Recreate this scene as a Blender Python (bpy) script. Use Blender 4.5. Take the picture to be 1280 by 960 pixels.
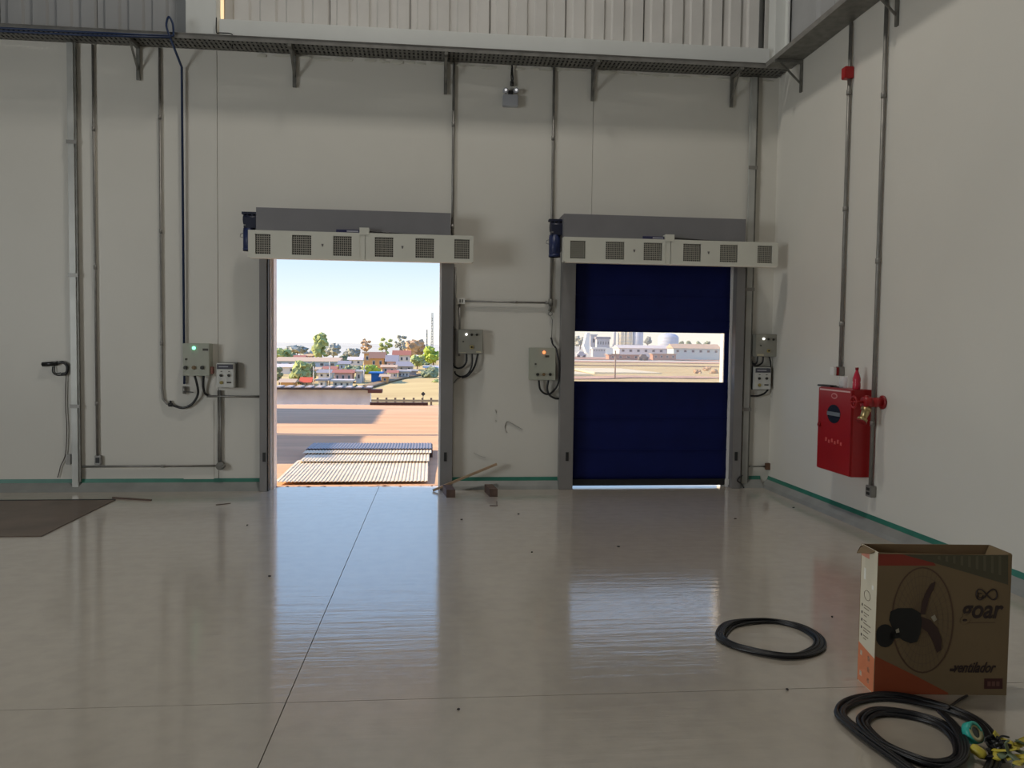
import bpy, bmesh, math, random
from mathutils import Vector, Matrix, noise
random.seed(4)
for o in list(bpy.data.objects): bpy.data.objects.remove(o)
sc = bpy.context.scene
C = sc.collection

# ------------------------------------------------------------------ camera
H = 1.6                      # lens height above the floor (m)
D, W = 8.864, 3.997          # inner faces of the back wall (y) and of the right wall (x)
FPX, YAW, PITCH, ROLL = 977.96, 0.10406, 0.04547, 0.01256
cy_, sy_, cp_, sp_ = math.cos(YAW), math.sin(YAW), math.cos(PITCH), math.sin(PITCH)
F_ = Vector((sy_*cp_, cy_*cp_, -sp_)); R0 = Vector((cy_, -sy_, 0)); U0 = R0.cross(F_)
R_ = math.cos(ROLL)*R0 + math.sin(ROLL)*U0
U_ = -math.sin(ROLL)*R0 + math.cos(ROLL)*U0
cam_d = bpy.data.cameras.new('camera'); cam = bpy.data.objects.new('camera', cam_d); C.objects.link(cam)
cam_d.sensor_width = 36; cam_d.lens = FPX/1280*36; cam_d.clip_end = 3000; cam_d.clip_start = .05
cam.matrix_world = Matrix(((R_.x, U_.x, -F_.x, 0), (R_.y, U_.y, -F_.y, 0), (R_.z, U_.z, -F_.z, H), (0, 0, 0, 1)))
sc.camera = cam

# ------------------------------------------------------------------ world, sun, lamps, exposure
wd = bpy.data.worlds.new('sky'); sc.world = wd; wd.use_nodes = True
nt = wd.node_tree; nt.nodes.clear()
wo = nt.nodes.new('ShaderNodeOutputWorld'); bg = nt.nodes.new('ShaderNodeBackground')
tc = nt.nodes.new('ShaderNodeTexCoord'); sx = nt.nodes.new('ShaderNodeSeparateXYZ')
cr = nt.nodes.new('ShaderNodeValToRGB')
nt.links.new(tc.outputs['Generated'], sx.inputs[0]); nt.links.new(sx.outputs['Z'], cr.inputs[0])
nt.links.new(cr.outputs[0], bg.inputs[0]); nt.links.new(bg.outputs[0], wo.inputs[0])
el = cr.color_ramp.elements
el[0].position = 0.0; el[0].color = (1.0, .95, .84, 1)
el[1].position = 1.0; el[1].color = (.22, .42, .95, 1)
for p, c in ((.03, (.86, .87, .82)), (.06, (.70, .79, .84)), (.115, (.52, .67, .81)), (.19, (.46, .69, 1.0)), (.30, (.44, .72, 1.15)), (.55, (.30, .54, 1.05))):
    e = el.new(p); e.color = (*c, 1)
bg.inputs['Strength'].default_value = 1.3

def lamp(name, kind, loc, energy, color=(1, 1, 1), rot=(0, 0, 0), size=None, size_y=None):
    d = bpy.data.lights.new(name, kind); d.energy = energy; d.color = color
    if size is not None:
        d.shape = 'RECTANGLE'; d.size = size; d.size_y = size_y or size
    o = bpy.data.objects.new(name, d); C.objects.link(o); o.location = loc; o.rotation_euler = rot
    return o
sun = lamp('sun', 'SUN', (-40, 20, 40), 9.0, (1.0, .79, .54)); sun.data.angle = math.radians(.6)
sun.rotation_euler = Vector((1, -.07, -.47)).to_track_quat('-Z', 'Y').to_euler()
CEIL = 10.6
lamp('overhead_lamp', 'AREA', (-.2, 6.0, CEIL-.06), 190, (1.0, .95, .87), (0, 0, 0), .7, .7)
lamp('overhead_lamp', 'AREA', (-4, -4.5, CEIL-.06), 6, (1.0, .94, .84), (0, 0, 0), 4, 4)  # broad unseen lamp added behind the camera for ambient fill
lamp('added_side_lamp', 'AREA', (-8.93, .2, 2.4), 330, (.93, .98, 1.0), (0, -math.pi/2, 0), 2.6, 4.2)  # unseen daylight lamp added at the left wall to light carton and right wall
sc.view_settings.view_transform = 'Standard'; sc.view_settings.look = 'None'
sc.view_settings.gamma = 1; sc.view_settings.use_curve_mapping = False
sc.view_settings.exposure = 0.0

# ------------------------------------------------------------------ measuring helpers (photo sight-line met with a real plane)
def ray(x, y): return F_ + R_*((x-640)/FPX) - U_*((y-480)/FPX)
def back(x, y, off=0.0):
    v = ray(x, y); t = (D-off)/v.y; return Vector((v.x*t, D-off, H+v.z*t))
def right(x, y, off=0.0):
    v = ray(x, y); t = (W-off)/v.x; return Vector((W-off, v.y*t, H+v.z*t))
def flr(x, y, z=0.0):
    v = ray(x, y); t = (z-H)/v.z; return Vector((v.x*t, v.y*t, z))
def far(x, y, Y):
    v = ray(x, y); t = Y/v.y; return Vector((v.x*t, Y, H+v.z*t))

# ------------------------------------------------------------------ materials
MATS = {}
def mat(name, col, rough=.6, metal=0.0, var=.0, vscale=4.0, bump=.0, bscale=20.0, ior=None, emit=None, spec=None, col2=None, stretch=None):
    if name in MATS: return MATS[name]
    m = bpy.data.materials.new(name); m.use_nodes = True; n = m.node_tree.nodes; l = m.node_tree.links
    b = n['Principled BSDF']
    b.inputs['Base Color'].default_value = (*col, 1); b.inputs['Roughness'].default_value = rough; b.inputs['Metallic'].default_value = metal
    if ior: b.inputs['IOR'].default_value = ior
    if spec is not None: b.inputs['Specular IOR Level'].default_value = spec
    if emit: b.inputs['Emission Color'].default_value = (*emit[0], 1); b.inputs['Emission Strength'].default_value = emit[1]
    t = n.new('ShaderNodeTexCoord'); mp = n.new('ShaderNodeMapping'); l.new(t.outputs['Object'], mp.inputs[0])
    if stretch: mp.inputs['Scale'].default_value = stretch
    if var > 0 or col2:
        z = n.new('ShaderNodeTexNoise'); z.inputs['Scale'].default_value = vscale; z.inputs['Detail'].default_value = 6
        l.new(mp.outputs[0], z.inputs['Vector'])
        r = n.new('ShaderNodeValToRGB'); l.new(z.outputs['Fac'], r.inputs[0]); l.new(r.outputs[0], b.inputs['Base Color'])
        a, c = r.color_ramp.elements; a.position = .32; c.position = .68
        a.color = (*[x*(1-var) for x in col], 1); c.color = (*(col2 or [min(1, x*(1+var)) for x in col]), 1)
    if bump > 0:
        z = n.new('ShaderNodeTexNoise'); z.inputs['Scale'].default_value = bscale; z.inputs['Detail'].default_value = 5
        l.new(mp.outputs[0], z.inputs['Vector'])
        bp = n.new('ShaderNodeBump'); bp.inputs['Strength'].default_value = bump; bp.inputs['Distance'].default_value = .02
        l.new(z.outputs['Fac'], bp.inputs['Height']); l.new(bp.outputs[0], b.inputs['Normal'])
    MATS[name] = m; return m

wall_m = mat('wall_paint', (.70, .675, .61), .5, var=.03, vscale=.7, bump=.04, bscale=9)
beam_m = mat('beam_paint', (.70, .71, .68), .5, var=.03, vscale=2)
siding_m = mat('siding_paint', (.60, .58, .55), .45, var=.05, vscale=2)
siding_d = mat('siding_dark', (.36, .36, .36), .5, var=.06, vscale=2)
galv = mat('galvanised_steel', (.27, .26, .24), .45, .5, var=.15, vscale=8)
galv_d = mat('galvanised_dull', (.20, .195, .175), .5, .5, var=.2, vscale=12)
duct_m = mat('trunking_steel', (.50, .50, .47), .45, .3, var=.12, vscale=3)
grey_m = mat('grey_door_steel', (.245, .235, .23), .5, .2, var=.05, vscale=3)
hood_m = mat('hood_grey', (.21, .205, .215), .5, .1, var=.04, vscale=3)
black = mat('black_rubber', (.012, .012, .013), .35)
black_s = mat('black_cable_sheen', (.006, .006, .008), .40)
blackp = mat('black_plastic', (.02, .02, .02), .5)
bluem = mat('motor_blue', (.018, .03, .10), .45)
bluep = mat('blue_pipe', (.013, .03, .085), .45)
curtain_m = mat('blue_pvc_fabric', (.003, .008, .080), .6, spec=.2, var=.10, vscale=3, bump=.25, bscale=3)
cream = mat('air_curtain_enamel', (.66, .65, .57), .45, var=.02)
grill_d = mat('grille_dark', (.07, .065, .055), .6)
grill_b = mat('grille_bar', (.42, .40, .34), .5)
boxg = mat('panel_enamel', (.40, .41, .34), .5, var=.03)
boxg2 = mat('panel_grey', (.34, .33, .28), .5, var=.03)
boxw = mat('switch_box_white', (.62, .62, .58), .45)
white = mat('white_plastic', (.75, .74, .70), .4)
red_m = mat('hydrant_red', (.36, .010, .012), .38, var=.08, vscale=2)
red_d = mat('dark_red', (.25, .008, .01), .4)
brass = mat('brass', (.55, .42, .20), .35, .8, var=.15, vscale=20)
green_m = mat('green_paint', (.03, .17, .12), .4, var=.15, vscale=5)
cove_m = mat('skirting_concrete', (.26, .265, .25), .32, var=.10, vscale=5, bump=.1, bscale=5)
wood = mat('plank_wood', (.38, .26, .16), .6, var=.25, vscale=5, stretch=(1, 8, 8))
wood_d = mat('dark_wood', (.10, .06, .045), .6, var=.3, vscale=9)
plate_m = mat('rusted_plate', (.11, .075, .055), .42, .0, var=.25, vscale=2.5, bump=.1, bscale=6)
kraft = mat('kraft_board', (.185, .125, .062), .75, var=.05, vscale=4)
kraft_in = mat('kraft_inner', (.22, .14, .07), .8)
yellow = mat('yellow_plastic', (.55, .45, .05), .45, var=.2, vscale=15)

def floor_mat():
    m = bpy.data.materials.new('polished_concrete'); m.use_nodes = True; n = m.node_tree.nodes; l = m.node_tree.links
    b = n['Principled BSDF']; b.inputs['IOR'].default_value = 1.8; b.inputs['Roughness'].default_value = .5; b.inputs['Coat Weight'].default_value = 1; b.inputs['Coat IOR'].default_value = 1.85
    g = n.new('ShaderNodeNewGeometry')
    a = n.new('ShaderNodeTexNoise'); a.inputs['Scale'].default_value = .55; a.inputs['Detail'].default_value = 8; a.inputs['Roughness'].default_value = .6
    l.new(g.outputs['Position'], a.inputs['Vector'])
    r = n.new('ShaderNodeValToRGB'); l.new(a.outputs['Fac'], r.inputs[0])
    e = r.color_ramp.elements; e[0].position = .3; e[0].color = (.42, .365, .295, 1); e[1].position = .72; e[1].color = (.50, .445, .375, 1)
    fine = n.new('ShaderNodeTexNoise'); fine.inputs['Scale'].default_value = 9; fine.inputs['Detail'].default_value = 8
    l.new(g.outputs['Position'], fine.inputs['Vector'])
    r2 = n.new('ShaderNodeValToRGB'); l.new(fine.outputs['Fac'], r2.inputs[0])
    r2.color_ramp.elements[0].position = .35; r2.color_ramp.elements[0].color = (.95, .95, .95, 1)
    r2.color_ramp.elements[1].position = .6; r2.color_ramp.elements[1].color = (1.04, 1.04, 1.04, 1)
    mx = n.new('ShaderNodeMix'); mx.data_type = 'RGBA'; mx.blend_type = 'MULTIPLY'; mx.inputs[0].default_value = 1
    l.new(r.outputs[0], mx.inputs[6]); l.new(r2.outputs[0], mx.inputs[7]); l.new(mx.outputs[2], b.inputs['Base Color'])
    rr = n.new('ShaderNodeMapRange'); rr.inputs[3].default_value = .02; rr.inputs[4].default_value = .07
    l.new(a.outputs['Fac'], rr.inputs[0]); l.new(rr.outputs[0], b.inputs['Coat Roughness'])
    mp = n.new('ShaderNodeMapping'); mp.inputs['Scale'].default_value = (.22, 2.2, 1); l.new(g.outputs['Position'], mp.inputs[0])
    w1 = n.new('ShaderNodeTexNoise'); w1.inputs['Scale'].default_value = 7; w1.inputs['Detail'].default_value = 4; w1.inputs['Roughness'].default_value = .6
    l.new(mp.outputs[0], w1.inputs['Vector'])
    w2 = n.new('ShaderNodeTexNoise'); w2.inputs['Scale'].default_value = 26; w2.inputs['Detail'].default_value = 5; w2.inputs['Roughness'].default_value = .7
    mp2 = n.new('ShaderNodeMapping'); mp2.inputs['Scale'].default_value = (.6, 1.4, 1); l.new(g.outputs['Position'], mp2.inputs[0]); l.new(mp2.outputs[0], w2.inputs['Vector'])
    ma = n.new('ShaderNodeMath'); ma.operation = 'MULTIPLY_ADD'; ma.inputs[1].default_value = .22; l.new(w2.outputs['Fac'], ma.inputs[0]); l.new(w1.outputs['Fac'], ma.inputs[2])
    bp = n.new('ShaderNodeBump'); bp.inputs['Strength'].default_value = .30; bp.inputs['Distance'].default_value = .006
    l.new(ma.outputs[0], bp.inputs['Height']); l.new(bp.outputs[0], b.inputs['Normal']); l.new(bp.outputs[0], b.inputs['Coat Normal'])
    return m
dim_wall = mat('dim_wall', (.20, .20, .19), .7)
floor_m = floor_mat()

# ------------------------------------------------------------------ mesh helpers
class MB:
    def __init__(s): s.bm = bmesh.new()
    def box(s, a, b, rot=None, piv=None, mi=0):
        a = Vector(a); b = Vector(b); c = (a+b)/2
        r = bmesh.ops.create_cube(s.bm, size=1)
        for v in r['verts']:
            v.co = Vector((v.co.x*abs(b.x-a.x), v.co.y*abs(b.y-a.y), v.co.z*abs(b.z-a.z)))+c
            if rot is not None: v.co = rot @ (v.co-(piv or c))+(piv or c)
        for f in {f for v in r['verts'] for f in v.link_faces}: f.material_index = mi
        return s
    def bar(s, p, q, w, h, up=(0, 0, 1), mi=0):
        p = Vector(p); q = Vector(q); d = (q-p).normalized(); u = Vector(up)
        if abs(d.dot(u)) > .97: u = Vector((0, 1, 0))
        x = d.cross(u).normalized(); z = x.cross(d)
        vs = [s.bm.verts.new(o+x*a*w/2+z*b*h/2) for o in (p, q) for a, b in ((-1, -1), (1, -1), (1, 1), (-1, 1))]
        fs = [(3, 2, 1, 0), (4, 5, 6, 7)]+[(i, (i+1) % 4, (i+1) % 4+4, i+4) for i in range(4)]
        for f in fs: s.bm.faces.new([vs[i] for i in f]).material_index = mi
        return s
    def tube(s, pts, r, n=8, closed=False, mi=0, ry=None):
        pts = [Vector(p) for p in pts]; N = len(pts); rings = []
        pu = None
        for i, p in enumerate(pts):
            if closed: d = pts[(i+1) % N]-pts[i-1]
            else: d = pts[min(i+1, N-1)]-pts[max(i-1, 0)]
            d = d.normalized() if d.length > 1e-9 else Vector((0, 0, 1))
            u = pu if pu is not None else (Vector((0, 0, 1)) if abs(d.z) < .9 else Vector((0, 1, 0)))
            x = d.cross(u)
            if x.length < 1e-4: x = d.cross(Vector((1, 0, 0)))
            x.normalize(); z = x.cross(d).normalized(); pu = z
            rr = r[i] if isinstance(r, (list, tuple)) else r
            rings.append([s.bm.verts.new(p+x*math.cos(2*math.pi*k/n)*rr+z*math.sin(2*math.pi*k/n)*(ry or rr)) for k in range(n)])
        for i in range(N if closed else N-1):
            a, b = rings[i], rings[(i+1) % N]
            for k in range(n):
                f = s.bm.faces.new((a[k], a[(k+1) % n], b[(k+1) % n], b[k])); f.smooth = True; f.material_index = mi
        if not closed:
            s.bm.faces.new(rings[0][::-1]).material_index = mi; s.bm.faces.new(rings[-1]).material_index = mi
        return s
    def cyl(s, p, q, r, n=14, r2=None, mi=0): return s.tube([p, q], [r, r if r2 is None else r2], n, mi=mi)
    def lathe(s, c, prof, n=18, axis=(0, 0, 1), mi=0, caps=True):
        c = Vector(c); q = Vector((0, 0, 1)).rotation_difference(Vector(axis).normalized()); rings = []
        for r, h in prof:
            rings.append([s.bm.verts.new(c+q @ Vector((r*math.cos(2*math.pi*k/n), r*math.sin(2*math.pi*k/n), h))) for k in range(n)])
        for a, b in zip(rings, rings[1:]):
            for k in range(n):
                f = s.bm.faces.new((a[k], a[(k+1) % n], b[(k+1) % n], b[k])); f.smooth = True; f.material_index = mi
        if caps: s.bm.faces.new(rings[0][::-1]).material_index = mi; s.bm.faces.new(rings[-1]).material_index = mi
        return s
    def poly(s, pts, vec, mi=0):
        vec = Vector(vec); a = [s.bm.verts.new(Vector(p)) for p in pts]; b = [s.bm.verts.new(Vector(p)+vec) for p in pts]; n = len(a)
        s.bm.faces.new(a[::-1]).material_index = mi; s.bm.faces.new(b).material_index = mi
        for i in range(n): s.bm.faces.new((a[i], a[(i+1) % n], b[(i+1) % n], b[i])).material_index = mi
        return s
    def blob(s, c, r, sub=2, amp=.25, seed=0, sc3=(1, 1, 1), mi=0):
        c = Vector(c); g = bmesh.ops.create_icosphere(s.bm, subdivisions=sub, radius=1)
        for v in g['verts']:
            d = v.co.normalized(); k = 1+amp*(noise.noise(d*2.1+Vector((seed*7.3, seed, 0)))+.6*noise.noise(d*5+Vector((seed, 3, seed))))
            v.co = c+Vector((d.x*sc3[0], d.y*sc3[1], d.z*sc3[2]))*r*k
            for f in v.link_faces: f.material_index = mi
        return s
    def build(s, name, m, parent=None, bevel=0, smooth=False, **kw):
        if bevel:
            es = [e for e in s.bm.edges if len(e.link_faces) == 2 and e.calc_face_angle(0) > .6]
            bmesh.ops.bevel(s.bm, geom=es, offset=bevel, segments=2, affect='EDGES', clamp_overlap=True)
        bmesh.ops.recalc_face_normals(s.bm, faces=s.bm.faces)
        me = bpy.data.meshes.new(name)
        # keep the mesh origin near its geometry
        piv = Vector((0, 0, 0))
        if parent is None and s.bm.verts:
            vs = [v.co for v in s.bm.verts]
            piv = Vector(((min(v.x for v in vs)+max(v.x for v in vs))/2, (min(v.y for v in vs)+max(v.y for v in vs))/2, min(v.z for v in vs)))
        elif parent is not None: piv = parent.get('_p') and Vector(parent['_p']) or Vector((0, 0, 0))
        for v in s.bm.verts: v.co -= piv
        s.bm.to_mesh(me); s.bm.free()
        for mm in (m if isinstance(m, (list, tuple)) else [m]): me.materials.append(mm)
        if smooth:
            for p in me.polygons: p.use_smooth = True
        o = bpy.data.objects.new(name, me); C.objects.link(o)
        if parent is not None:
            o.parent = parent; o['_p'] = list(piv)
        else:
            o.location = piv; o['_p'] = list(piv)
        for k, v in kw.items(): o[k] = v
        return o
def thing(name, label, cat, loc, group=None):
    o = bpy.data.objects.new(name, None); C.objects.link(o); o.location = loc; o['_p'] = list(loc); o.empty_display_size = .1
    o['label'] = label; o['category'] = cat
    if group: o['group'] = group
    return o
def tag(o, label, cat, group=None):
    o['label'] = label; o['category'] = cat
    if group: o['group'] = group
    return o
def struct(o, label=None):
    o['kind'] = 'structure'
    if label: o['label'] = label
    return o
def senior(name, loc=(0, 0, 0), label=None):
    o = bpy.data.objects.new(name, None); C.objects.link(o); o.location = loc; o['_p'] = list(loc); o['kind'] = 'structure'
    if label: o['label'] = label
    return o
def smoothpts(pts, n=8, closed=False):
    P = [Vector(p) for p in pts]; out = []; N = len(P)
    for i in range(N if closed else N-1):
        g = (lambda k: P[k % N]) if closed else (lambda k: P[max(0, min(N-1, k))])
        a, b, c, d = g(i-1), g(i), g(i+1), g(i+2)
        for j in range(n):
            t = j/n; out.append(.5*((2*b)+(c-a)*t+(2*a-5*b+4*c-d)*t*t+(3*b-a-3*c+d)*t**3))
    if not closed: out.append(P[-1])
    return out
def text(name, body, m, parent, mtx, size, ext=.0006, shear=0, offset=0, align='LEFT'):
    cu = bpy.data.curves.new('t', 'FONT'); cu.body = body; cu.size = size; cu.extrude = ext; cu.shear = shear; cu.offset = offset; cu.align_x = align; cu.resolution_u = 3
    t = bpy.data.objects.new('t', cu); C.objects.link(t); bpy.context.view_layer.update()
    me = bpy.data.meshes.new_from_object(t.evaluated_get(bpy.context.evaluated_depsgraph_get())); bpy.data.objects.remove(t)
    piv = Vector(parent['_p']); me.transform(Matrix.Translation(-piv) @ mtx); me.materials.clear(); me.materials.append(m); me.name = name
    o = bpy.data.objects.new(name, me); C.objects.link(o); o.parent = parent; o['_p'] = list(piv); return o

# ================================================================== STRUCTURE
XL, YB = -9.0, -9.0
WT = .16                       # wall thickness
d1l, d1r = -1.77, .115         # opening 1
d2l, d2r = 1.62, 3.50          # opening 2
DH = 2.66
WTOP = 4.86
# floor: cut by two saw joints into slabs
jx, jy = back(470, 609).x, flr(640, 868).y
ja, jb = flr(468, 622), flr(322, 960)
fl = MB().box((XL, YB, -.2), (W+.3, D+WT, -.014)).build('floor', mat('joint_dark', (.10, .09, .075), .8)); struct(fl, 'polished beige concrete floor with saw-cut joints')
def jline_x(y): return ja.x+(jb.x-ja.x)*(y-ja.y)/(jb.y-ja.y)
h1, h2 = flr(0, 888), flr(1100, 858)
def jline_y(x): return h1.y+(h2.y-h1.y)*(x-h1.x)/(h2.x-h1.x)
g = .0022
cross_y = jline_y(jline_x(3.5)); cx_ = jline_x(cross_y)
def slab(pts):
    MB().poly([(x, y, -.014) for x, y in pts], (0, 0, .014)).build('floor_slab', floor_m, fl)
slab([(XL, YB), (jline_x(YB)-g, YB), (cx_-g, cross_y-g), (XL, jline_y(XL)-g)])
slab([(jline_x(YB)+g, YB), (W+.02, YB), (W+.02, jline_y(W)-g), (cx_+g, cross_y-g)])
slab([(XL, jline_y(XL)+g), (cx_-g, cross_y+g), (jline_x(D+WT)-g, D+WT), (XL, D+WT)])
slab([(cx_+g, cross_y+g), (W+.02, jline_y(W)+g), (W+.02, D+WT), (jline_x(D+WT)+g, D+WT)])
# back wall: core plus four cladding panels
def wallpieces(mb, x0, x1, y0, y1, z0=0, z1=WTOP):
    cuts = sorted({x0, x1, *[c for c in (d1l, d1r, d2l, d2r) if x0 < c < x1]})
    for a, b in zip(cuts, cuts[1:]):
        m = (a+b)/2
        mb.box((a, y0, DH if (d1l < m < d1r or d2l < m < d2r) else z0), (b, y1, z1))
wb = MB(); wallpieces(wb, XL-.2, W+.2, D+.03, D+WT); wb = wb.build('wall_back', wall_m); struct(wb, 'white painted warehouse wall with two door openings')
s1, s2, s3 = back(88, 300).x, back(272, 300).x, back(739, 300).x
for a, b, t in ((XL, s1, .003), (s1, s2, .0), (s2, s3, -.006), (s3, W+.02, -.002)):
    p = MB(); wallpieces(p, a+.002, b-.002, D-t, D+.03); p.build('wall_panel', wall_m, wb)
pa, pb = back(229, 500), back(268, 611)
MB().box((pa.x, D-.006, pb.z), (pb.x, D+.001, pa.z)).build('patch_panel', wall_m, wb, bevel=.002)
for pts, r in (([(619, 512), (621, 516)], .006), ([(619, 525), (621, 527)], .006), ([(634, 541), (631, 534), (634, 527), (641, 530), (653, 537)], .006), ([(592, 566), (600, 570), (607, 572)], .003), ([(981, 244), (982, 248)], .008)):
    MB().tube(smoothpts([back(x, y, .001) for x, y in pts], 4), r, 5, ry=.001).build('scuff_mark', mat('scuff', (.10, .10, .09), .8), wb)
wr_ = MB().tube(smoothpts([back(270.5, 22, .16), back(270.5, 40, .16), back(275, 41, .16), back(288, 42, .16), back(291, 46, .16), back(290.5, 58, .20)], 4), .006, 6).build('loose_wire', black); tag(wr_, 'thin dark wire bent around the left end of the white beam', 'wire')
# flaky sealant under the tray
fm = MB()
x = s1+.3
while x < W-.1:
    z = 4.745; ln = random.uniform(.05, .25)
    if x > s2+.3: fm.blob((x+ln/2, D-.004, z-random.uniform(0, .02)), 1, 1, .3, x, (ln/2, .006, random.uniform(.008, .03)))
    x += ln*random.uniform(.8, 1.5)
fm.build('foam_seal', mat('foam', (.62, .60, .52), .9), wb, kind='stuff')
# upper back wall (metal siding), column and beam
zt0 = 4.86
uw = MB().box((XL-.2, D+.14, zt0), (W+.2, D+.2, CEIL)).build('wall_upper', siding_d); struct(uw, 'ribbed metal siding above the white wall')
def siding(x0, x1, y, z0, z1, m, ribs=4, back_x=None):
    n = ribs; w = (x1-x0)/n; pts = [(x0+.004, y+.03)]
    for i in range(n):
        a = x0+i*w
        pts += [(a+w*.30, y+.03), (a+w*.38, y), (a+w*.92, y), (a+w*.995, y+.03)]
    pts = [(min(px, x1-.004), py) for px, py in pts]
    mb = MB(); mb.poly([(px, py, z0) for px, py in pts]+[(px, py+.01, z0) for px, py in pts[::-1]], (0, 0, z1-z0))
    return mb.build('siding_sheet', m, uw)
cx0, cx1 = back(232, 30, .12).x, back(270, 30, .12).x
slit0, slit1 = back(273, 10, -.05).x, back(278.5, 10, -.05).x
js = [slit1+.01]+[back(p, 25, -.05).x for p in (412, 513, 613, 708, 806, 905, 951)]
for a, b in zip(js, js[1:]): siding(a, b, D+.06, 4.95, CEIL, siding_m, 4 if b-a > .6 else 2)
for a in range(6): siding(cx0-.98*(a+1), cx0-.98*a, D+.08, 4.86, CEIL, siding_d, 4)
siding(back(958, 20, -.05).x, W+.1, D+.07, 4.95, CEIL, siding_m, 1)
MB().box((slit0-.01, D+.085, 4.95), (slit1, D+.10, CEIL)).build('glow_strip', mat('daylight_glow', (.9, .75, .5), .5, emit=((1, .72, .42), .75)), uw, label='glowing strip in place of daylight in the gap between siding sheets')  # daylight in the gap is an emissive strip, not an opening
tr = MB().box((cx0, D-.12, 4.83), (cx1, D+.07, CEIL)).build('trim_1', beam_m, bevel=.004); struct(tr, 'white painted column above the wall left of the beam')
bt = back(600, 40, .14); b0 = back(270, 30, .14).x+.03
bm_ = MB().box((b0, D-.14, 4.83), (back(962, 70, .14).x, D+.06, back(600, 41, .14).z)).build('trim_2', beam_m, bevel=.004); struct(bm_, 'long white painted beam above the cable tray')
c2a, c2b = back(968, 30, .1).x, W
tr3 = MB().box((c2a, D-.13, 4.83), (c2a+.13, D+.06, CEIL)).box((c2a+.14, D-.2, 4.85), (W-.005, D+.05, CEIL)).build('trim_3', beam_m, bevel=.003); struct(tr3, 'white painted column in the top right corner')
tr4 = MB().box((c2a-.03, D-.2, 4.80), (c2a+.15, D-.125, 5.0)).build('trim_4', beam_m, bevel=.004); struct(tr4, 'white end plate of the beam beside the corner column')
# right, left, rear walls, ceiling
wr = MB().box((W+.001, YB, 0), (W+.16, D+.03, WTOP)).build('wall_right', wall_m); struct(wr, 'white painted side wall with fire cabinet')
wru = MB().box((W+.06, YB, WTOP), (W+.16, D+.2, CEIL))
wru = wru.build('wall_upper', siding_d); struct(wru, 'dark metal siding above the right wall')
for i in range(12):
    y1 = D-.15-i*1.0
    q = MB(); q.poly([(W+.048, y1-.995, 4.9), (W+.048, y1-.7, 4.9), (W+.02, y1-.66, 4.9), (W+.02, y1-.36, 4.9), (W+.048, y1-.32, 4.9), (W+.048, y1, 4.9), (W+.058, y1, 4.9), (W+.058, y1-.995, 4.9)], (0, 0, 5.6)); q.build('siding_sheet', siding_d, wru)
wl = MB().box((XL-.16, YB, 0), (XL, D+.2, 1.1)).box((XL-.16, YB, 4.1), (XL, D+.2, CEIL)).box((XL-.16, YB, 1.1), (XL, -2.1, 4.1)).box((XL-.16, 2.5, 1.1), (XL, D+.2, 4.1)).build('wall_left', dim_wall); struct(wl)
wn = senior('added_window', (XL, .2, 1.1), 'unseen frosted window added in the left wall for the side daylight')  # window out of view, added to go with the side daylight lamp
MB().box((XL-.09, -2.1, 1.1), (XL-.06, 2.5, 4.1)).build('pane', white, wn)
fr = MB()
for y in (-2.07, -.55, .95, 2.47): fr.box((XL-.1, y-.03, 1.1), (XL-.02, y+.03, 4.1))
for z in (1.13, 4.07): fr.box((XL-.1, -2.1, z-.03), (XL-.02, 2.5, z+.03))
fr.build('window_frame', galv, wn)
wk = MB().box((XL-.16, YB-.16, 0), (W+.16, YB, CEIL)).build('wall_rear', dim_wall); struct(wk)
ce = MB().box((XL-.16, YB-.16, CEIL), (W+.16, D+.2, CEIL+.15)).build('ceiling', mat('roof_sheet', (.22, .22, .21), .6)); struct(ce)
# skirting with green line
def skirt(name, x0, x1, lab):
    z = .128
    o = MB().poly([(x0, D-.10, .0), (x0, D-.075, .035), (x0, D-.016, z-.040), (x0, D-.016, 0)], (x1-x0, 0, 0))
    o.poly([(x0, D-.0155, z-.046), (x0, D-.0165, z-.040), (x0, D-.004, z), (x0, D+.0, z), (x0, D+.0, z-.046)], (x1-x0, 0, 0), mi=1)
    struct(o.build(name, [cove_m, green_m]), lab)
gr1l, gr1r = back(325, 500, .1).x, back(566, 500, .1).x
gr2l, gr2r = back(700, 500, .1).x, back(927, 500, .1).x
skirt('baseboard_left', XL, gr1l-.002, 'sloped grey skirting with green line left of the open doorway')
skirt('baseboard_middle', gr1r+.002, gr2l-.002, 'sloped grey skirting with green line between the two doors')
skirt('baseboard_back', gr2r+.002, W-.1, 'short sloped grey skirting with green line by the corner')
o = MB(); z = .128; y0, y1 = YB, D-.005
o.poly([(W-.10, y0, 0), (W-.075, y0, .035), (W-.016, y0, z-.040), (W, y0, z-.040), (W, y0, 0)], (0, y1-y0, 0))
o.poly([(W-.0155, y0, z-.046), (W-.0165, y0, z-.040), (W-.003, y0, z), (W, y0, z), (W, y0, z-.046)], (0, y1-y0, 0), mi=1)
struct(o.build('baseboard_right', [cove_m, green_m]), 'sloped grey skirting with green line along the right wall')

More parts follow.
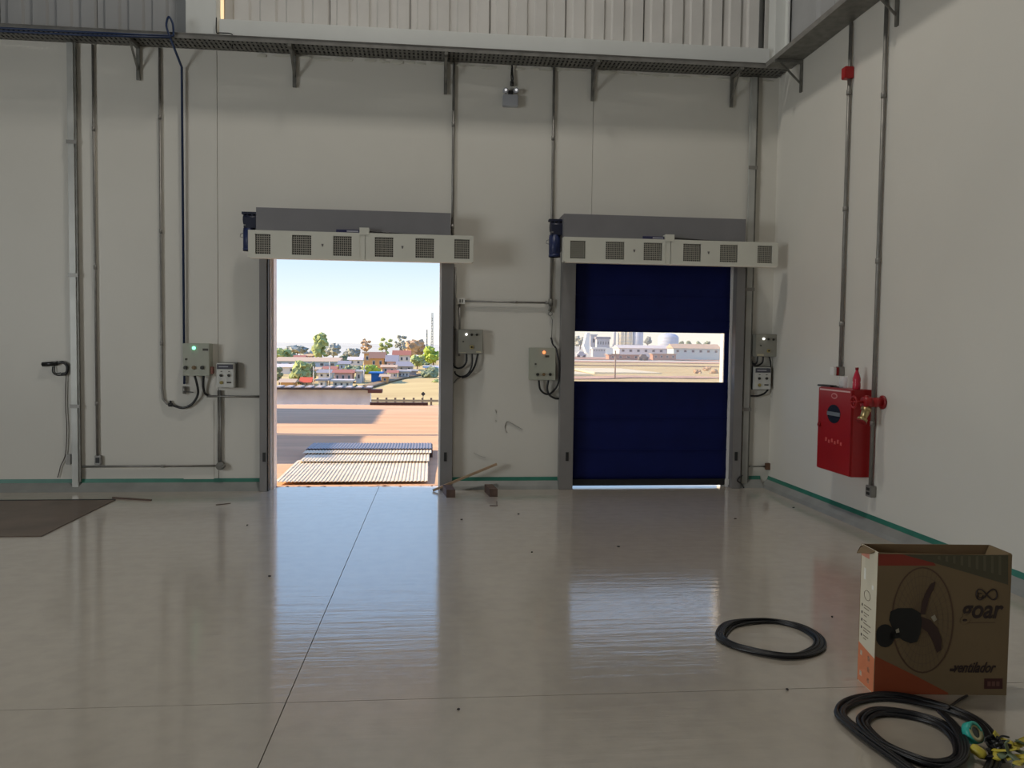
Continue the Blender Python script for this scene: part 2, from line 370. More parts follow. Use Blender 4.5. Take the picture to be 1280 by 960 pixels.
# ================================================================== DOORS
def door(n, l, r, pl, pr, hood_px, lab):
    """l,r opening; pl,pr outer edges of the guides"""
    t = senior('door_%d' % n, ((l+r)/2, D, 0), lab)
    for a, b, side in ((pl, l, -1), (r, pr, 1)):
        s = MB().box((a, D-.13, 0), (b, D-.001, 2.72)).build('guide_rail', grey_m, t, bevel=.004)
        xx = (a+b)/2+(.01 if side < 0 else -.01)
        MB().box((xx-.016, D-.138, .33), (xx+.016, D-.129, .43)).box((xx+.012, D-.136, .345), (xx+.02, D-.129, .415), mi=1).build('latch', [blackp, galv], s)
        MB().box((b-.004 if side < 0 else a-.02, D-.02, 0), (b+.02 if side < 0 else a+.004, D+WT+.02, DH)).build('door_jamb', mat('jamb_cream', (.82, .80, .78), .5), t)
    MB().box((l, D, DH-.02), (r, D+WT, DH)).build('lintel', beam_m, t)
    (hx0, hy0), (hx1, hy1) = hood_px
    a = back(hx0, hy0, .34); b = back(hx1, hy1, .34)
    h = MB().poly([(a.x, D-.002, a.z), (a.x, D-.34, a.z), (a.x, D-.34, 2.80), (a.x, D-.30, 2.70), (a.x, D-.002, 2.70)], (b.x-a.x, 0, 0)).build('hood', hood_m, t, bevel=.004)
    return t, a
dr1, h1a = door(1, d1l, d1r, gr1l, gr1r, ((320, 259), (563.5, 264)), 'open roll-up doorway with grey steel guides, view of the yard')
dr2, h2a = door(2, d2l, d2r, gr2l, gr2r, ((705, 267), (932.5, 272)), 'closed blue fabric roll-up door with clear window strip')
# slim brighter weather strip inside the left guide of door 1
MB().box((d1l+.004, D-.115, 0), (d1l+.012, D-.02, DH)).build('weather_strip', blackp, dr1)
MB().box((d1l+.02, D+.02, .0), (d1l+.045, D+WT+.03, DH)).build('weather_strip', mat('jamb_pink', (.80, .70, .66), .4), dr1)
# curtain of door 2, with clear window
w0, w1 = back(716, 414, -.02), back(904.5, 478, -.02)
ymid = D+.02
def sheet(x0, x1, z0, z1, y, parent, name, m, wav=.006):
    b = MB(); nx, nz = 26, max(4, int((z1-z0)/.06)); rows = []
    for j in range(nz+1):
        z = z0+(z1-z0)*j/nz
        rows.append([b.bm.verts.new((x0+(x1-x0)*i/nx, y+wav*noise.noise(Vector((i*.35, z*2.2, 1)))-.008*math.exp(-((z % .42-.2)/.02)**2), z)) for i in range(nx+1)])
    for j in range(nz):
        for i in range(nx): b.bm.faces.new((rows[j][i], rows[j][i+1], rows[j+1][i+1], rows[j+1][i])).smooth = True
    o = b.build(name, m, parent)
    sd = o.modifiers.new('s', 'SOLIDIFY'); sd.thickness = .004
    return o
sheet(d2l+.01, d2r-.01, .08, w1.z, ymid, dr2, 'curtain_panel', curtain_m)
sheet(d2l+.01, d2r-.01, w0.z, 2.7, ymid, dr2, 'curtain_panel', curtain_m)
MB().box((w1.x, D+.035, 0), (d2r+.01, D+WT, DH)).build('outer_jamb', white, dr2)
MB().box((w1.x, ymid-.004, w1.z), (d2r-.01, ymid+.004, w0.z)).box((d2l+.0, ymid-.004, w1.z), (w0.x, ymid+.004, w0.z)).build('curtain_edge', curtain_m, dr2)
cl = bpy.data.materials.new('clear_pvc'); cl.use_nodes = True; n = cl.node_tree.nodes; l = cl.node_tree.links; n.clear()
oo = n.new('ShaderNodeOutputMaterial'); mx = n.new('ShaderNodeMixShader'); tp = n.new('ShaderNodeBsdfTransparent'); gl = n.new('ShaderNodeBsdfPrincipled')
tl2 = n.new('ShaderNodeBsdfTranslucent'); tl2.inputs[0].default_value = (.95, .92, .88, 1); m3 = n.new('ShaderNodeMixShader'); m3.inputs[0].default_value = .8; l.new(gl.outputs[0], m3.inputs[1]); l.new(tl2.outputs[0], m3.inputs[2])
tp.inputs[0].default_value = (.99, .98, .96, 1); gl.inputs['Roughness'].default_value = .15; gl.inputs['Base Color'].default_value = (.9, .88, .84, 1)
mx.inputs[0].default_value = .14
l.new(tp.outputs[0], mx.inputs[1]); l.new(m3.outputs[0], mx.inputs[2]); l.new(mx.outputs[0], oo.inputs[0])
MB().box((w0.x, ymid-.0015, w1.z), (w1.x, ymid+.0015, w0.z)).build('window_strip', cl, dr2, label='clear plastic window strip')
for px in (370, 400, 485, 522, 562):
    z = back(800, px, -.02).z
    MB().box((d2l+.02, ymid-.012, z-.006), (d2r-.02, ymid-.003, z+.006)).build('stiffener', curtain_m, dr2)
MB().box((d2l+.01, ymid-.03, .022), (d2r-.04, ymid+.03, .095)).build('bottom_bar', black, dr2, bevel=.006)
MB().box((back(909, 603, .05).x-.02, D-.06, .03), (back(909, 603, .05).x+.02, D-.02, .10)).build('end_stop', white, dr2, bevel=.004)
# motors on the hoods
def motor(t, px0, py0, px1, py1):
    a, b = back(px0, py0, .26), back(px1, py1, .26); xm = (a.x+b.x)/2; s = MB()
    zt_, zb_ = a.z, b.z; zc = zt_-.42*(zt_-zb_)
    s = MB().cyl((xm-.005, D-.2, zb_), (xm-.005, D-.2, zc), .062, 16).cyl((xm-.005, D-.2, zb_-.0), (xm-.005, D-.2, zb_+.03), .066, 16)
    for k in range(8):
        an = k*math.pi/4; s.box((xm-.005+.06*math.cos(an)-.004, D-.2+.06*math.sin(an)-.004, zb_+.04), (xm-.005+.06*math.cos(an)+.004, D-.2+.06*math.sin(an)+.004, zc-.02))
    mo = s.build('motor', bluem, t)
    g_ = MB().box((xm-.05, D-.26, zc), (b.x+.02, D-.14, zc+.11)).cyl((xm-.06, D-.2, zc+.09), (b.x+.02, D-.2, zc+.09), .055, 14)
    g_.box((xm-.075, D-.24, zt_-.025), (b.x+.02, D-.16, zt_)).box((xm-.045, D-.22, zc+.1), (xm-.02, D-.18, zt_)).box((xm+.02, D-.24, zc+.1), (xm+.045, D-.16, zt_-.02))
    for q in (-.05, -.01, .03): g_.cyl((xm+q, D-.23, zt_-.06), (xm+q, D-.23, zt_-.01), .009, 8)
    g_.build('gearbox', mat('gearbox_dark', (.015, .018, .04), .5), t, bevel=0)
    MB().tube([Vector((xm-.065, D-.2, zc-.05)), Vector((xm-.095, D-.2, zc-.06)), Vector((xm-.10, D-.2, zc-.09)), Vector((xm-.065, D-.2, zc-.1))], .004, 6).build('hand_crank_eye', galv, t)
    MB().box((xm-.05, D-.262, zc+.02), (xm-.03, D-.258, zc+.035)).build('motor_bolt', galv, t)
motor(dr1, 302, 264, 319, 313)
motor(dr2, 686, 273, 704, 321)

# ================================================================== AIR CURTAINS
def air_curtain(tl, tr_, bl, br, grs, dots, ctr, lab):
    off = .46; a, b = back(*tl, off), back(*tr_, off); c = back(*bl, off); d = back(*br, off)
    zt, zb = (a.z+b.z)/2, (c.z+d.z)/2
    t = thing('air_curtain', lab, 'air curtain', ((a.x+b.x)/2, D-.33, zb), 'air curtains over the doors')
    yf, yb = D-off, D-.345
    m = MB(); prev = a.x; gz0, gz1 = zb+.035, zt-.04
    gx = [(back(p-w/2, 300, off).x, back(p+w/2, 300, off).x) for p, w in grs]
    # front face built around recessed grille openings
    for g0, g1 in gx+[(b.x, b.x)]:
        m.box((prev, yf, zb), (g0, yf+.012, zt)); 
        if g1 > g0: m.box((g0, yf, zb), (g1, yf+.012, gz0)).box((g0, yf, gz1), (g1, yf+.012, zt))
        prev = g1
    m.box((a.x, yf+.012, zt-.012), (b.x, yb, zt)).box((a.x, yf+.012, zb), (a.x+.01, yb, zt-.012)).box((b.x-.01, yf+.012, zb), (b.x, yb, zt-.012)).box((a.x+.01, yb-.008, zb), (b.x-.01, yb, zt-.012))
    m.build('housing', cream, t)
    MB().box((a.x+.02, yf-.012, zb-.012), (b.x-.02, yf+.05, zb-.0005)).build('outlet_lip', mat('lip_cream', (.72, .68, .60), .4), t)
    MB().box((a.x+.03, yf+.055, zb-.006), (b.x-.03, yb-.01, zb-.0005)).build('outlet_slot', grill_d, t)
    for g0, g1 in gx:
        gg = MB().box((g0, yf+.034, gz0), (g1, yf+.04, gz1)).build('grille', grill_d, t)
        q = MB(); k = int((g1-g0)/.020); kz = int((gz1-gz0)/.021)
        for i in range(1, k): xx = g0+(g1-g0)*i/k; q.box((xx-.003, yf+.006, gz0), (xx+.003, yf+.012, gz1))
        for i in range(1, kz): zz = gz0+(gz1-gz0)*i/kz; q.box((g0, yf+.004, zz-.003), (g1, yf+.010, zz+.003))
        q.build('grille_mesh', grill_b, gg, kind='stuff')
    for p in dots:
        q = back(p, 303+(p-400)*.008, off+.003); q.z = (zt+zb)/2
        MB().poly([(q.x-.012, q.y, q.z+.014), (q.x+.012, q.y, q.z+.014), (q.x+.006, q.y, q.z-.014), (q.x-.004, q.y, q.z-.014)], (0, .004, 0)).build('badge', mat('badge_grey', (.16, .15, .14), .5), t)
    q = back(ctr, 300, off)
    MB().box((q.x-.055, yf-.006, zt-.02), (q.x+.045, yf+.1, zt+.055)).box((q.x-.055, yf-.004, zb), (q.x-.05, yf, zt)).box((q.x+.004, yf-.003, zb), (q.x+.007, yf, zt)).build('centre_bracket', cream, t, bevel=.002)
    nl = back(ctr-22, 289, off-.03)
    MB().box((q.x-.30, yf+.03, zt+.002), (q.x-.06, yf+.05, zt+.034)).build('nameplate', mat('nameplate_navy', (.03, .03, .09), .4), t)
    MB().box((q.x-.19, yf+.027, zt+.012), (q.x-.07, yf+.031, zt+.024)).build('nameplate_print', mat('print_pale', (.45, .45, .5), .4), t)
    MB().tube(smoothpts([(q.x+.05, yf+.03, zt+.02), (q.x+.25, yf+.04, zt+.013), (q.x+.5, yf+.06, zt+.006), (b.x-.35 if ctr < 700 else b.x-.27, yf+.08, zt+.006)], 6), .008, 6).build('feed_cable', black, t)
    return t
air_curtain((310, 286), (592, 296), (310, 322), (592, 327), [(328.5, 19), (377, 24), (428, 23), (480, 23), (531, 23), (577.5, 19)], [403, 503], 456, 'cream air curtain unit mounted over the open doorway on the left')
air_curtain((705, 296), (973, 303), (705, 328), (973, 332), [(722.5, 19), (769, 23), (816.5, 23), (865.5, 22), (911.5, 22), (956.5, 18)], [793, 886], 838, 'cream air curtain unit mounted over the blue fabric door')

# ================================================================== CABLE TRAYS AND BRACKETS
tl_ = 4.765
t = thing('cable_tray', 'long perforated galvanised cable tray running along the back wall', 'cable tray', (0, D-.15, tl_))
x0, x1 = XL+.02, W-.02
MB().box((x0, D-.302, tl_), (x1, D-.298, tl_+.05)).box((x0, D-.31, tl_+.05), (x1, D-.298, tl_+.054)).build('front_rail', galv, t)
MB().box((x0, D-.008, tl_), (x1, D-.004, tl_+.05)).build('rear_rail', galv, t)
q = MB(); x = x0
while x < x1-.05: q.box((x, D-.298, tl_), (x+.026, D-.008, tl_+.002)); x += .048
for y in (.06, .15, .24): q.box((x0, D-y-.012, tl_-.001), (x1, D-y+.012, tl_+.0015))
q.build('perforated_base', galv_d, t, kind='stuff')
for j in range(9):
    MB().tube([(x0+(x1-x0)*i/60, D-.025-.031*j+.01*math.sin(i*.7+j), tl_+.018) for i in range(61)], .0145, 6).build('cable', black, t)  # cables packed side by side, extra ones added to block light through the base
t = thing('cable_tray', 'galvanised cable tray running forward along the right wall', 'cable tray', (W-.15, 4, tl_))
MB().box((W-.302, YB+.3, tl_), (W-.298, D-.32, tl_+.055)).build('front_rail', galv, t)
MB().box((W-.008, YB+.3, tl_), (W-.004, D-.32, tl_+.055)).build('rear_rail', galv, t)
MB().box((W-.298, YB+.3, tl_), (W-.008, D-.32, tl_+.003)).build('tray_base', galv_d, t)
def bracket(px, lab, wall='b', zlen=.36):
    if wall == 'b':
        x = back(px, 90, .02).x
        t = thing('tray_bracket', lab, 'bracket', (x, D, tl_-zlen), 'brackets under the cable trays')
        MB().box((x-.018, D-.034, tl_-zlen), (x+.018, D-.013, tl_-.002)).build('upright', galv_d, t)
        MB().box((x-.018, D-.32, tl_-.035), (x+.018, D-.034, tl_-.003)).build('arm', galv_d, t)
        MB().bar((x, D-.03, tl_-zlen*.72), (x, D-.25, tl_-.035), .02, .012).build('brace', galv_d, t)
    else:
        y = px
        t = thing('tray_bracket', lab, 'bracket', (W, y, tl_-zlen), 'brackets under the cable trays')
        MB().box((W-.022, y-.018, tl_-zlen), (W-.001, y+.018, tl_-.002)).build('upright', galv_d, t)
        MB().box((W-.32, y-.018, tl_-.035), (W-.022, y+.018, tl_-.003)).build('arm', galv_d, t)
        MB().bar((W-.02, y, tl_-zlen*.72), (W-.25, y, tl_-.035), .012, .02).build('brace', galv_d, t)
bracket(173, 'tray bracket farthest left, near the blue pipe'); bracket(368, 'tray bracket above the left end of the open doorway')
bracket(557, 'tray bracket beside the conduit right of the open doorway'); bracket(741, 'tray bracket above the blue door, left part')
bracket(915, 'tray bracket beside the wide riser near the corner')
bracket(right(1003, 90).y, 'tray bracket on the right wall next to the corner', 'r', .34)
bracket(right(1123, 8).y, 'tray bracket on the right wall at the top edge of the picture', 'r', .34)

# ================================================================== CONDUITS
def clips(t, pts, r, wall='b', sp=1.1):
    for a, b in zip(pts, pts[1:]):
        L = (b-a).length
        if L < .8: continue
        k = max(1, int(L/sp)); d = (b-a).normalized()
        for i in range(k):
            p = a+d*L*(i+.6)/k
            MB().cyl(p-d*.022, p+d*.022, r*1.35, 10).build('coupling', galv, t)
def conduit(label, pts, r=.013, m=None, cat='conduit', name='conduit', clip=True, bend=False):
    pts = [Vector(p) for p in pts]
    t = thing(name, label, cat, pts[-1])
    MB().tube(smoothpts(pts, 6) if bend else pts, r, 10).build('pipe', m or galv, t)
    if clip: clips(t, pts, r)
    return t
def vline(px0, py0, px1, py1, off, top=None, bot=None):
    a, b = back(px0, py0, off), back(px1, py1, off); x = (a.x+b.x)/2
    return [Vector((x, D-off, top if top is not None else a.z)), Vector((x, D-off, bot if bot is not None else b.z))]
TT = tl_-.012
# wide risers (strut channels)
def riser(px, py, w, label, bot, lit=True):
    x = back(px, py, .05).x
    t = thing('riser_channel', label, 'channel', (x, D, bot))
    MB().box((x-w/2, D-.06, bot), (x+w/2, D-.013, TT)).build('channel_body', duct_m, t, bevel=.003)
    MB().box((x+w/2+.004, D-.05, bot+.1), (x+w/2+.02, D-.02, TT)).build('edge_strip', galv_d, t)
    for z in (.9, 2.3, 3.7): MB().box((x-w/2-.012, D-.066, z), (x+w/2+.024, D-.061, z+.04)).build('strap', galv, t)
    return t
riser(91, 330, .066, 'wide galvanised riser channel at the far left reaching the floor', .0)
riser(934, 450, .07, 'wide galvanised riser channel right of the blue door', .0)
t = conduit('slim conduit right of the left riser ending in a socket box', vline(114.5, 55, 123, 572, .022, TT))
p = back(123, 575, .02)
MB().box((p.x-.035, D-.045, p.z-.05), (p.x+.035, D-.001, p.z+.05)).build('socket_box', galv, t, bevel=.005)
MB().box((p.x-.02, D-.048, p.z-.03), (p.x+.02, D-.044, p.z+.03)).build('socket_face', blackp, t)
p = back(87, 574, .02)
ob = MB().box((p.x-.03, D-.047, p.z-.055), (p.x+.022, D-.0125, p.z+.055)).build('socket_box', galv, None, bevel=.005); tag(ob, 'small metal socket box touching the far left riser near the floor', 'socket')
a = vline(198.5, 55, 203, 470, .022, TT); e = back(212, 506, .022)
x = a[0].x; zb = e.z
t = conduit('conduit that curves at its foot towards the green-lit panel', [Vector((x, D-.022, TT)), Vector((x, D-.022, zb+.18)), Vector((x+.012, D-.022, zb+.06)), Vector((x+.05, D-.022, zb+.012)), e], .013)
MB().cyl(e+Vector((-.01, 0, 0)), e+Vector((.03, 0, 0)), .02, 10).cyl(e+Vector((.01, 0, .01)), e+Vector((.01, 0, .045)), .012, 8).build('elbow_gland', blackp, t)
# blue air pipe
zp = back(100, 41, .36).z
pp = [Vector((XL+.3, D-.33, back(0, 36, .33).z)), back(100, 40, .33), back(213, 45, .33)]
xd = back(229, 250, .03).x
t = thing('air_pipe', 'blue compressed-air pipe running along the tray and down to a valve', 'pipe', back(230, 485, .03))
MB().tube([pp[0], pp[1], back(217, 45, .33)], .012, 8).tube([pp[0]+Vector((0, 0, -.035)), pp[1]+Vector((0, 0, -.03)), back(214, 47, .33)], .011, 8).build('pipe', bluep, t)
MB().tube(smoothpts([back(217, 45, .33), back(216, 30, .33), back(211, 21, .33), back(208, 32, .33), back(213, 48, .33)], 6), .011, 8).build('pipe_loop', bluep, t)
MB().tube([back(213, 48, .33), Vector((xd, D-.05, back(227, 84, .05).z)), Vector((xd, D-.03, back(230, 480, .03).z))], .0135, 8).build('drop_pipe', bluep, t)
p = Vector((xd, D-.03, back(230, 483, .03).z))
MB().cyl(p+Vector((0, 0, -.0)), p+Vector((0, 0, -.08)), .02, 10).build('ball_valve', galv, t)
MB().bar(p+Vector((0, -.02, -.055)), p+Vector((.10, -.025, -.062)), .012, .008).build('valve_handle', blackp, t)
# low left run
zz = back(180, 583, .02).z
j = back(276, 582, .02)
t = conduit('horizontal conduit low on the wall left of the open doorway', [Vector((back(99, 583, .02).x, D-.022, zz)), Vector((j.x-.03, D-.022, zz+.005))], .012)
xv = back(274.5, 530, .02).x
t = thing('conduit', 'thick double conduit rising from the junction to the white switch box', 'conduit', (xv, D, j.z))
MB().tube([(xv-.012, D-.022, j.z), (xv-.012, D-.022, back(276, 488, .02).z)], .011, 10).tube([(xv+.012, D-.022, j.z), (xv+.012, D-.022, back(276, 488, .02).z)], .011, 10).build('pipe', galv, t)
MB().cyl((xv+.012, D-.001, j.z), (xv+.012, D-.065, j.z), .045, 16).cyl((xv+.035, D-.05, j.z+.0), (xv+.055, D-.05, j.z-.02), .028, 10).build('junction_box', galv_d, t)
a, b = back(257, 493, .022), back(326, 498, .022)
z_ = (a.z+b.z)/2+.0
t = conduit('short conduit from the green-lit panel to the doorway guide', [Vector((a.x+.015, D-.022, z_)), Vector((gr1l-.003, D-.022, z_))], .012, clip=False)
# centre
x = back(566.5, 180, .022).x
t = conduit('vertical conduit behind the right end of the left air curtain', [(x, D-.022, TT), (x, D-.022, 2.5)], .0145)
x2 = back(568.5, 420, .022).x
t = conduit('conduit hugging the right guide of the open doorway down to the floor', [(x2, D-.022, 2.5), (x2, D-.022, back(566, 460, .02).z), ], .011)
x3 = back(564, 540, .022).x+.012
p1 = back(584, 470, .022)
t = conduit('thin bent conduit from below the grey panel to the floor', [p1, p1+Vector((-.07, 0, -.012)), Vector((x3+.02, D-.022, back(566, 478, .02).z)), Vector((x3, D-.022, back(566, 490, .02).z)), Vector((x3, D-.022, .13))], .009, clip=False, bend=True)
x4 = back(574.5, 410, .022).x
t = conduit('short conduit from the outlet box down past the grey panel', [(x4, D-.022, back(574, 379, .02).z), (x4, D-.022, back(574, 445, .02).z)], .011, clip=False)
za = back(640, 377.5, .022).z
pa, pb = back(572, 376, .02), back(581, 376, .02)
t = conduit('horizontal conduit linking the outlet box to the lamp-panel riser', [(pb.x, D-.022, za), (back(686, 378, .02).x, D-.022, za-.002)], .011)
ob = MB().box((pa.x, D-.045, za-.032), (pb.x, D-.001, za+.032)).box((pa.x+.02, D-.048, za-.018), (pa.x+.035, D-.045, za+.018), mi=1).box((pb.x-.035, D-.048, za-.018), (pb.x-.02, D-.045, za+.018), mi=1).build('outlet_box', [white, galv_d]); tag(ob, 'small outlet box right of the open doorway at the conduit end', 'outlet')
x5 = back(690.5, 230, .022).x
t = conduit('vertical conduit left of the blue door ending in an elbow', [(x5, D-.022, TT), (x5, D-.022, za+.03)], .0145)
MB().cyl((x5, D-.022, za+.04), (x5, D-.03, za-.03), .026, 12).cyl((x5-.06, D-.024, za), (x5, D-.024, za), .02, 12).cyl((x5+.005, D-.03, za-.02), (x5-.01, D-.03, za-.10), .018, 10).build('elbow_gland', galv_d, t)
t = thing('hanging_cord', 'thin cord hanging from the elbow down to the orange-lamp panel', 'cord', (x5, D-.03, 1.8))
MB().tube([(x5-.003+.022*math.cos(k*math.pi/6), D-.03, za-.125+.022*math.sin(k*math.pi/6)) for k in range(12)], .005, 6, closed=True).build('hook_ring', galv, t)
pt = [Vector((x5, D-.03, za-.147)), back(690.5, 400, .03), back(689.5, 422, .03)]
MB().tube(pt, .004, 6).build('cord', galv_d, t)
MB().tube(smoothpts([back(689, 422, .03), back(691, 430, .05), back(695, 436, .10), back(699, 455, .11), back(698, 478, .08), back(692, 489, .04)], 6), .0105, 8).build('sleeved_end', black, t)
# right riser companions
x6 = back(942.5, 300, .022).x
t = conduit('slim conduit right of the right riser ending at the grey switch panel', [(x6, D-.022, TT), (x6, D-.022, back(942, 417, .02).z)], .009)
za2 = back(947, 583, .022).z; xe = back(960, 583, .022).x
t = conduit('short low conduit with a brown junction box by the corner', [(back(936, 583, .022).x, D-.022, za2), (xe-.03, D-.022, za2)], .009, galv_d, clip=False)
MB().box((xe-.033, D-.05, za2-.04), (xe+.033, D-.001, za2+.04)).build('junction_box', mat('rust_brown', (.12, .06, .035), .6, var=.3), t, bevel=.006)
t = thing('loose_cable', 'black loose cable curled at the foot of the right riser', 'cable', (back(930, 608).x, D-.12, 0))
MB().tube(smoothpts([back(928, 594, .15), back(924, 597, .15), back(922, 601, .15), back(926, 604, .15), back(930, 610, .17)+Vector((0, 0, .0)), ], 6), .009, 7).build('cable', black, t)
q0 = t.children[0]
# right wall
def rconduit(label, px0, py0, px1, py1, r, off=.03, top=None):
    a, b = right(px0, py0, off), right(px1, py1, off); y = (a.y+b.y)/2
    t = thing('conduit', label, 'conduit', (W-off, y, b.z))
    pts = [Vector((W-off, y, top or a.z)), Vector((W-off, y, b.z))]
    MB().tube(pts, r, 10).build('pipe', galv, t); clips(t, pts, r); return t, y
t, yA = rconduit('conduit with a red box above the fire cabinet', 1065, 30, 1049, 462, .017, top=TT)
zr = right(1058, 94, .03).z
MB().box((W-.09, yA-.035, zr-.055), (W-.001, yA+.045, zr+.055)).build('alarm_box', red_m, t, bevel=.006, label='small red box on the conduit')
t, yB = rconduit('tall conduit right of the fire cabinet ending in an outlet', 1108, 10, 1088, 610, .017, top=TT)
zo = right(1087.5, 614, .03).z
MB().box((W-.055, yB-.05, zo-.05), (W-.001, yB+.04, zo+.055)).build('outlet_box', galv, t, bevel=.005)
MB().box((W-.058, yB-.03, zo-.03), (W-.055, yB+.02, zo-.005)).box((W-.058, yB-.03, zo+.01), (W-.055, yB+.02, zo+.035)).build('outlet_face', blackp, t)

# ================================================================== CONTROL PANELS
def knob(t, p, r, m, d=.02, name='knob', **k): return MB().cyl(p, p+Vector((0, -d, 0)), r, 14).cyl(p+Vector((0, -d, 0)), p+Vector((0, -d-.006, 0)), r*.8, 14).build(name, m, t, **k)
def panel(label, x0, y0, x1, y1, depth, m, grp='control panels beside the doors', side=True):
    a, b = back(x0, y0, depth), back(x1, y1, depth)
    t = thing('control_panel', label, 'control panel', ((a.x+b.x)/2, D, b.z), grp)
    MB().box((a.x, D-depth+.012, b.z), (b.x, D-.001, a.z)).build('enclosure', m, t, bevel=.004)
    MB().box((a.x+.003, D-depth, b.z+.003), (b.x-.003, D-depth+.011, a.z-.003)).build('cover', m, t, bevel=.003)
    return t, a, b, D-depth
def P(x, y, dep): return back(x, y, dep)
led_g = mat('green_lamp', (.1, .6, .3), .3, emit=((.25, 1.0, .55), 2.2)); led_o = mat('orange_lamp', (.7, .2, .08), .3, emit=((1, .33, .12), 1.3)); led_w = mat('white_lamp', (.9, .9, .9), .3, emit=((1, 1, .95), 1.6))
dk = mat('knob_dark', (.03, .03, .025), .4); tan = mat('knob_tan', (.20, .13, .06), .5)
# green-lit panel
t, a, b, yf = panel('pale panel with a green lamp left of the open doorway', 228, 429, 262, 470, .13, boxg)
knob(t, P(242.5, 435, .13), .018, led_g, .012, 'pilot_lamp', label='lit green lamp')
MB().box((P(251, 0, .13).x, yf-.003, P(0, 434, .13).z-.012), (P(258, 0, .13).x, yf+.001, P(0, 434, .13).z+.012)).build('nameplate', grill_d, t)
knob(t, P(232.5, 449, .13), .011, grill_d, .006, 'key_lock'); 
for px, mm in ((232, dk), (242.5, tan), (253, dk)): knob(t, P(px, 459.5, .13), .02, mm)
MB().tube(smoothpts([P(243.5, 471, .07)+Vector((0, 0, .01)), P(247, 484, .06), P(247, 494, .05), P(240, 505, .04), P(228, 510, .03), P(214, 506, .022)], 6), .013, 8).build('cable', black, t)
MB().tube(smoothpts([P(254.5, 471, .07)+Vector((0, 0, .01)), P(254, 482, .05), P(256, 491, .03), P(260, 494.5, .022)], 6), .013, 8).build('cable', black, t)
MB().box((b.x-.001, D-.11, b.z+.02), (b.x+.028, D-.05, b.z+.10)).build('side_button', mat('side_red', (.25, .10, .07), .5), t, bevel=.004)
def switchbox(label, x0, y0, x1, y1, dep, knobs, tilt=0):
    t, a, b, yf = panel(label, x0, y0, x1, y1, dep, boxw, 'white switch boxes below the panels')
    w, h = b.x-a.x, a.z-b.z
    MB().box((a.x+.01, yf-.003, b.z+h*.76), (b.x-.01, yf+.001, b.z+h*.96)).build('header_label', mat('label_dark', (.07, .07, .09), .4), t)
    MB().box((a.x+.03, yf-.0045, b.z+h*.84), (b.x-.06, yf-.003, b.z+h*.88)).build('label_print', mat('print_pale', (.45, .45, .5), .4), t)
    for u in (.28, .72): knob(t, Vector((a.x+w*u, yf, b.z+h*.50)), .015, dk, .016)
    knob(t, Vector((a.x+w*.3, yf, b.z+h*.2)), .018, mat('knob_yellow', (.32, .26, .08), .5), .012)
    MB().box((a.x+w*.6, yf-.002, b.z+h*.18), (a.x+w*.85, yf+.001, b.z+h*.24)).box((a.x+w*.25, yf-.002, b.z+h*.65), (a.x+w*.35, yf+.001, b.z+h*.68)).box((a.x+w*.68, yf-.002, b.z+h*.65), (a.x+w*.78, yf+.001, b.z+h*.68)).build('face_print', grill_d, t)
    MB().box((a.x+.0, D-.05, b.z-.004), (b.x+.022, D-.012, a.z+.01)).build('mounting_plate', galv_d, t)
    return t
switchbox('white switch box at the left of the open doorway', 270, 454, 292.5, 484.5, .12, 0)
# grey panel, centre
t, a, b, yf = panel('grey panel with a white lamp right of the open doorway', 573, 411.5, 603.5, 442.5, .11, boxg2)
knob(t, P(583, 418, .11), .013, led_w, .012, 'pilot_lamp', label='lit white lamp'); knob(t, P(589.5, 418.5, .11), .014, dk, .01); knob(t, P(596, 418.5, .11), .014, dk, .014)
knob(t, P(579, 427, .11), .009, dk, .005, 'key_lock')
yb_ = mat('button_yellow', (.55, .45, .18), .4); p = P(589.5, 434, .11)
MB().box(p+Vector((-.02, -.012, -.02)), p+Vector((.02, .0, .02))).build('button_frame', yb_, t, bevel=.003); knob(t, p+Vector((0, -.012, 0)), .011, dk, .008)
MB().box((b.x-.075, yf-.003, b.z+.014), (b.x-.02, yf+.001, b.z+.032)).box((a.x+.012, yf-.002, b.z+.012), (a.x+.085, yf+.001, b.z+.018)).build('sticker', mat('sticker_cream', (.6, .55, .38), .5), t)
MB().tube(smoothpts([P(583, 443, .05)+Vector((0, 0, .01)), P(583, 452, .05), P(578, 459, .04), P(571, 460, .03), P(566, 455, .022), P(565.5, 448, .022)], 6), .011, 8).build('cable', black, t)
MB().tube(smoothpts([P(590, 443, .05)+Vector((0, 0, .01)), P(590, 456, .05), P(585, 467, .04), P(577, 471, .03), P(570, 468, .025), P(568.5, 464, .022)], 6), .009, 8).build('cable', black, t)
MB().tube(smoothpts([P(597.5, 443, .05)+Vector((0, 0, .01)), P(594, 456, .06), P(589, 465, .06), P(583, 470.5, .045), P(577, 472, .04)], 6), .011, 8).build('cable', black, t)
# orange-lit panel
t, a, b, yf = panel('pale panel with an orange lamp left of the blue door', 662.5, 434.5, 694.5, 475.5, .11, boxg)
knob(t, P(680, 440.5, .11), .018, led_o, .012, 'pilot_lamp', label='lit orange lamp')
MB().box((P(688, 0, .11).x, yf-.003, P(0, 437.5, .11).z-.012), (P(693, 0, .11).x, yf+.001, P(0, 437.5, .11).z+.012)).build('nameplate', grill_d, t)
knob(t, P(669.5, 455, .11), .011, grill_d, .006, 'key_lock')
for px, mm in ((672, dk), (679.5, tan), (687.5, dk)): knob(t, P(px, 468, .11), .017, mm)
MB().tube(smoothpts([P(673.5, 476, .06)+Vector((0, 0, .01)), P(675, 486, .05), P(681, 492, .04), P(688, 492, .04), P(694, 486, .045)], 6), .0115, 8).build('cable', black, t)
MB().tube(smoothpts([P(685.5, 476, .06)+Vector((0, 0, .01)), P(684, 486, .06), P(687, 494, .05), P(694, 498, .04), P(700, 498, .03)], 6), .0115, 8).build('cable', black, t)
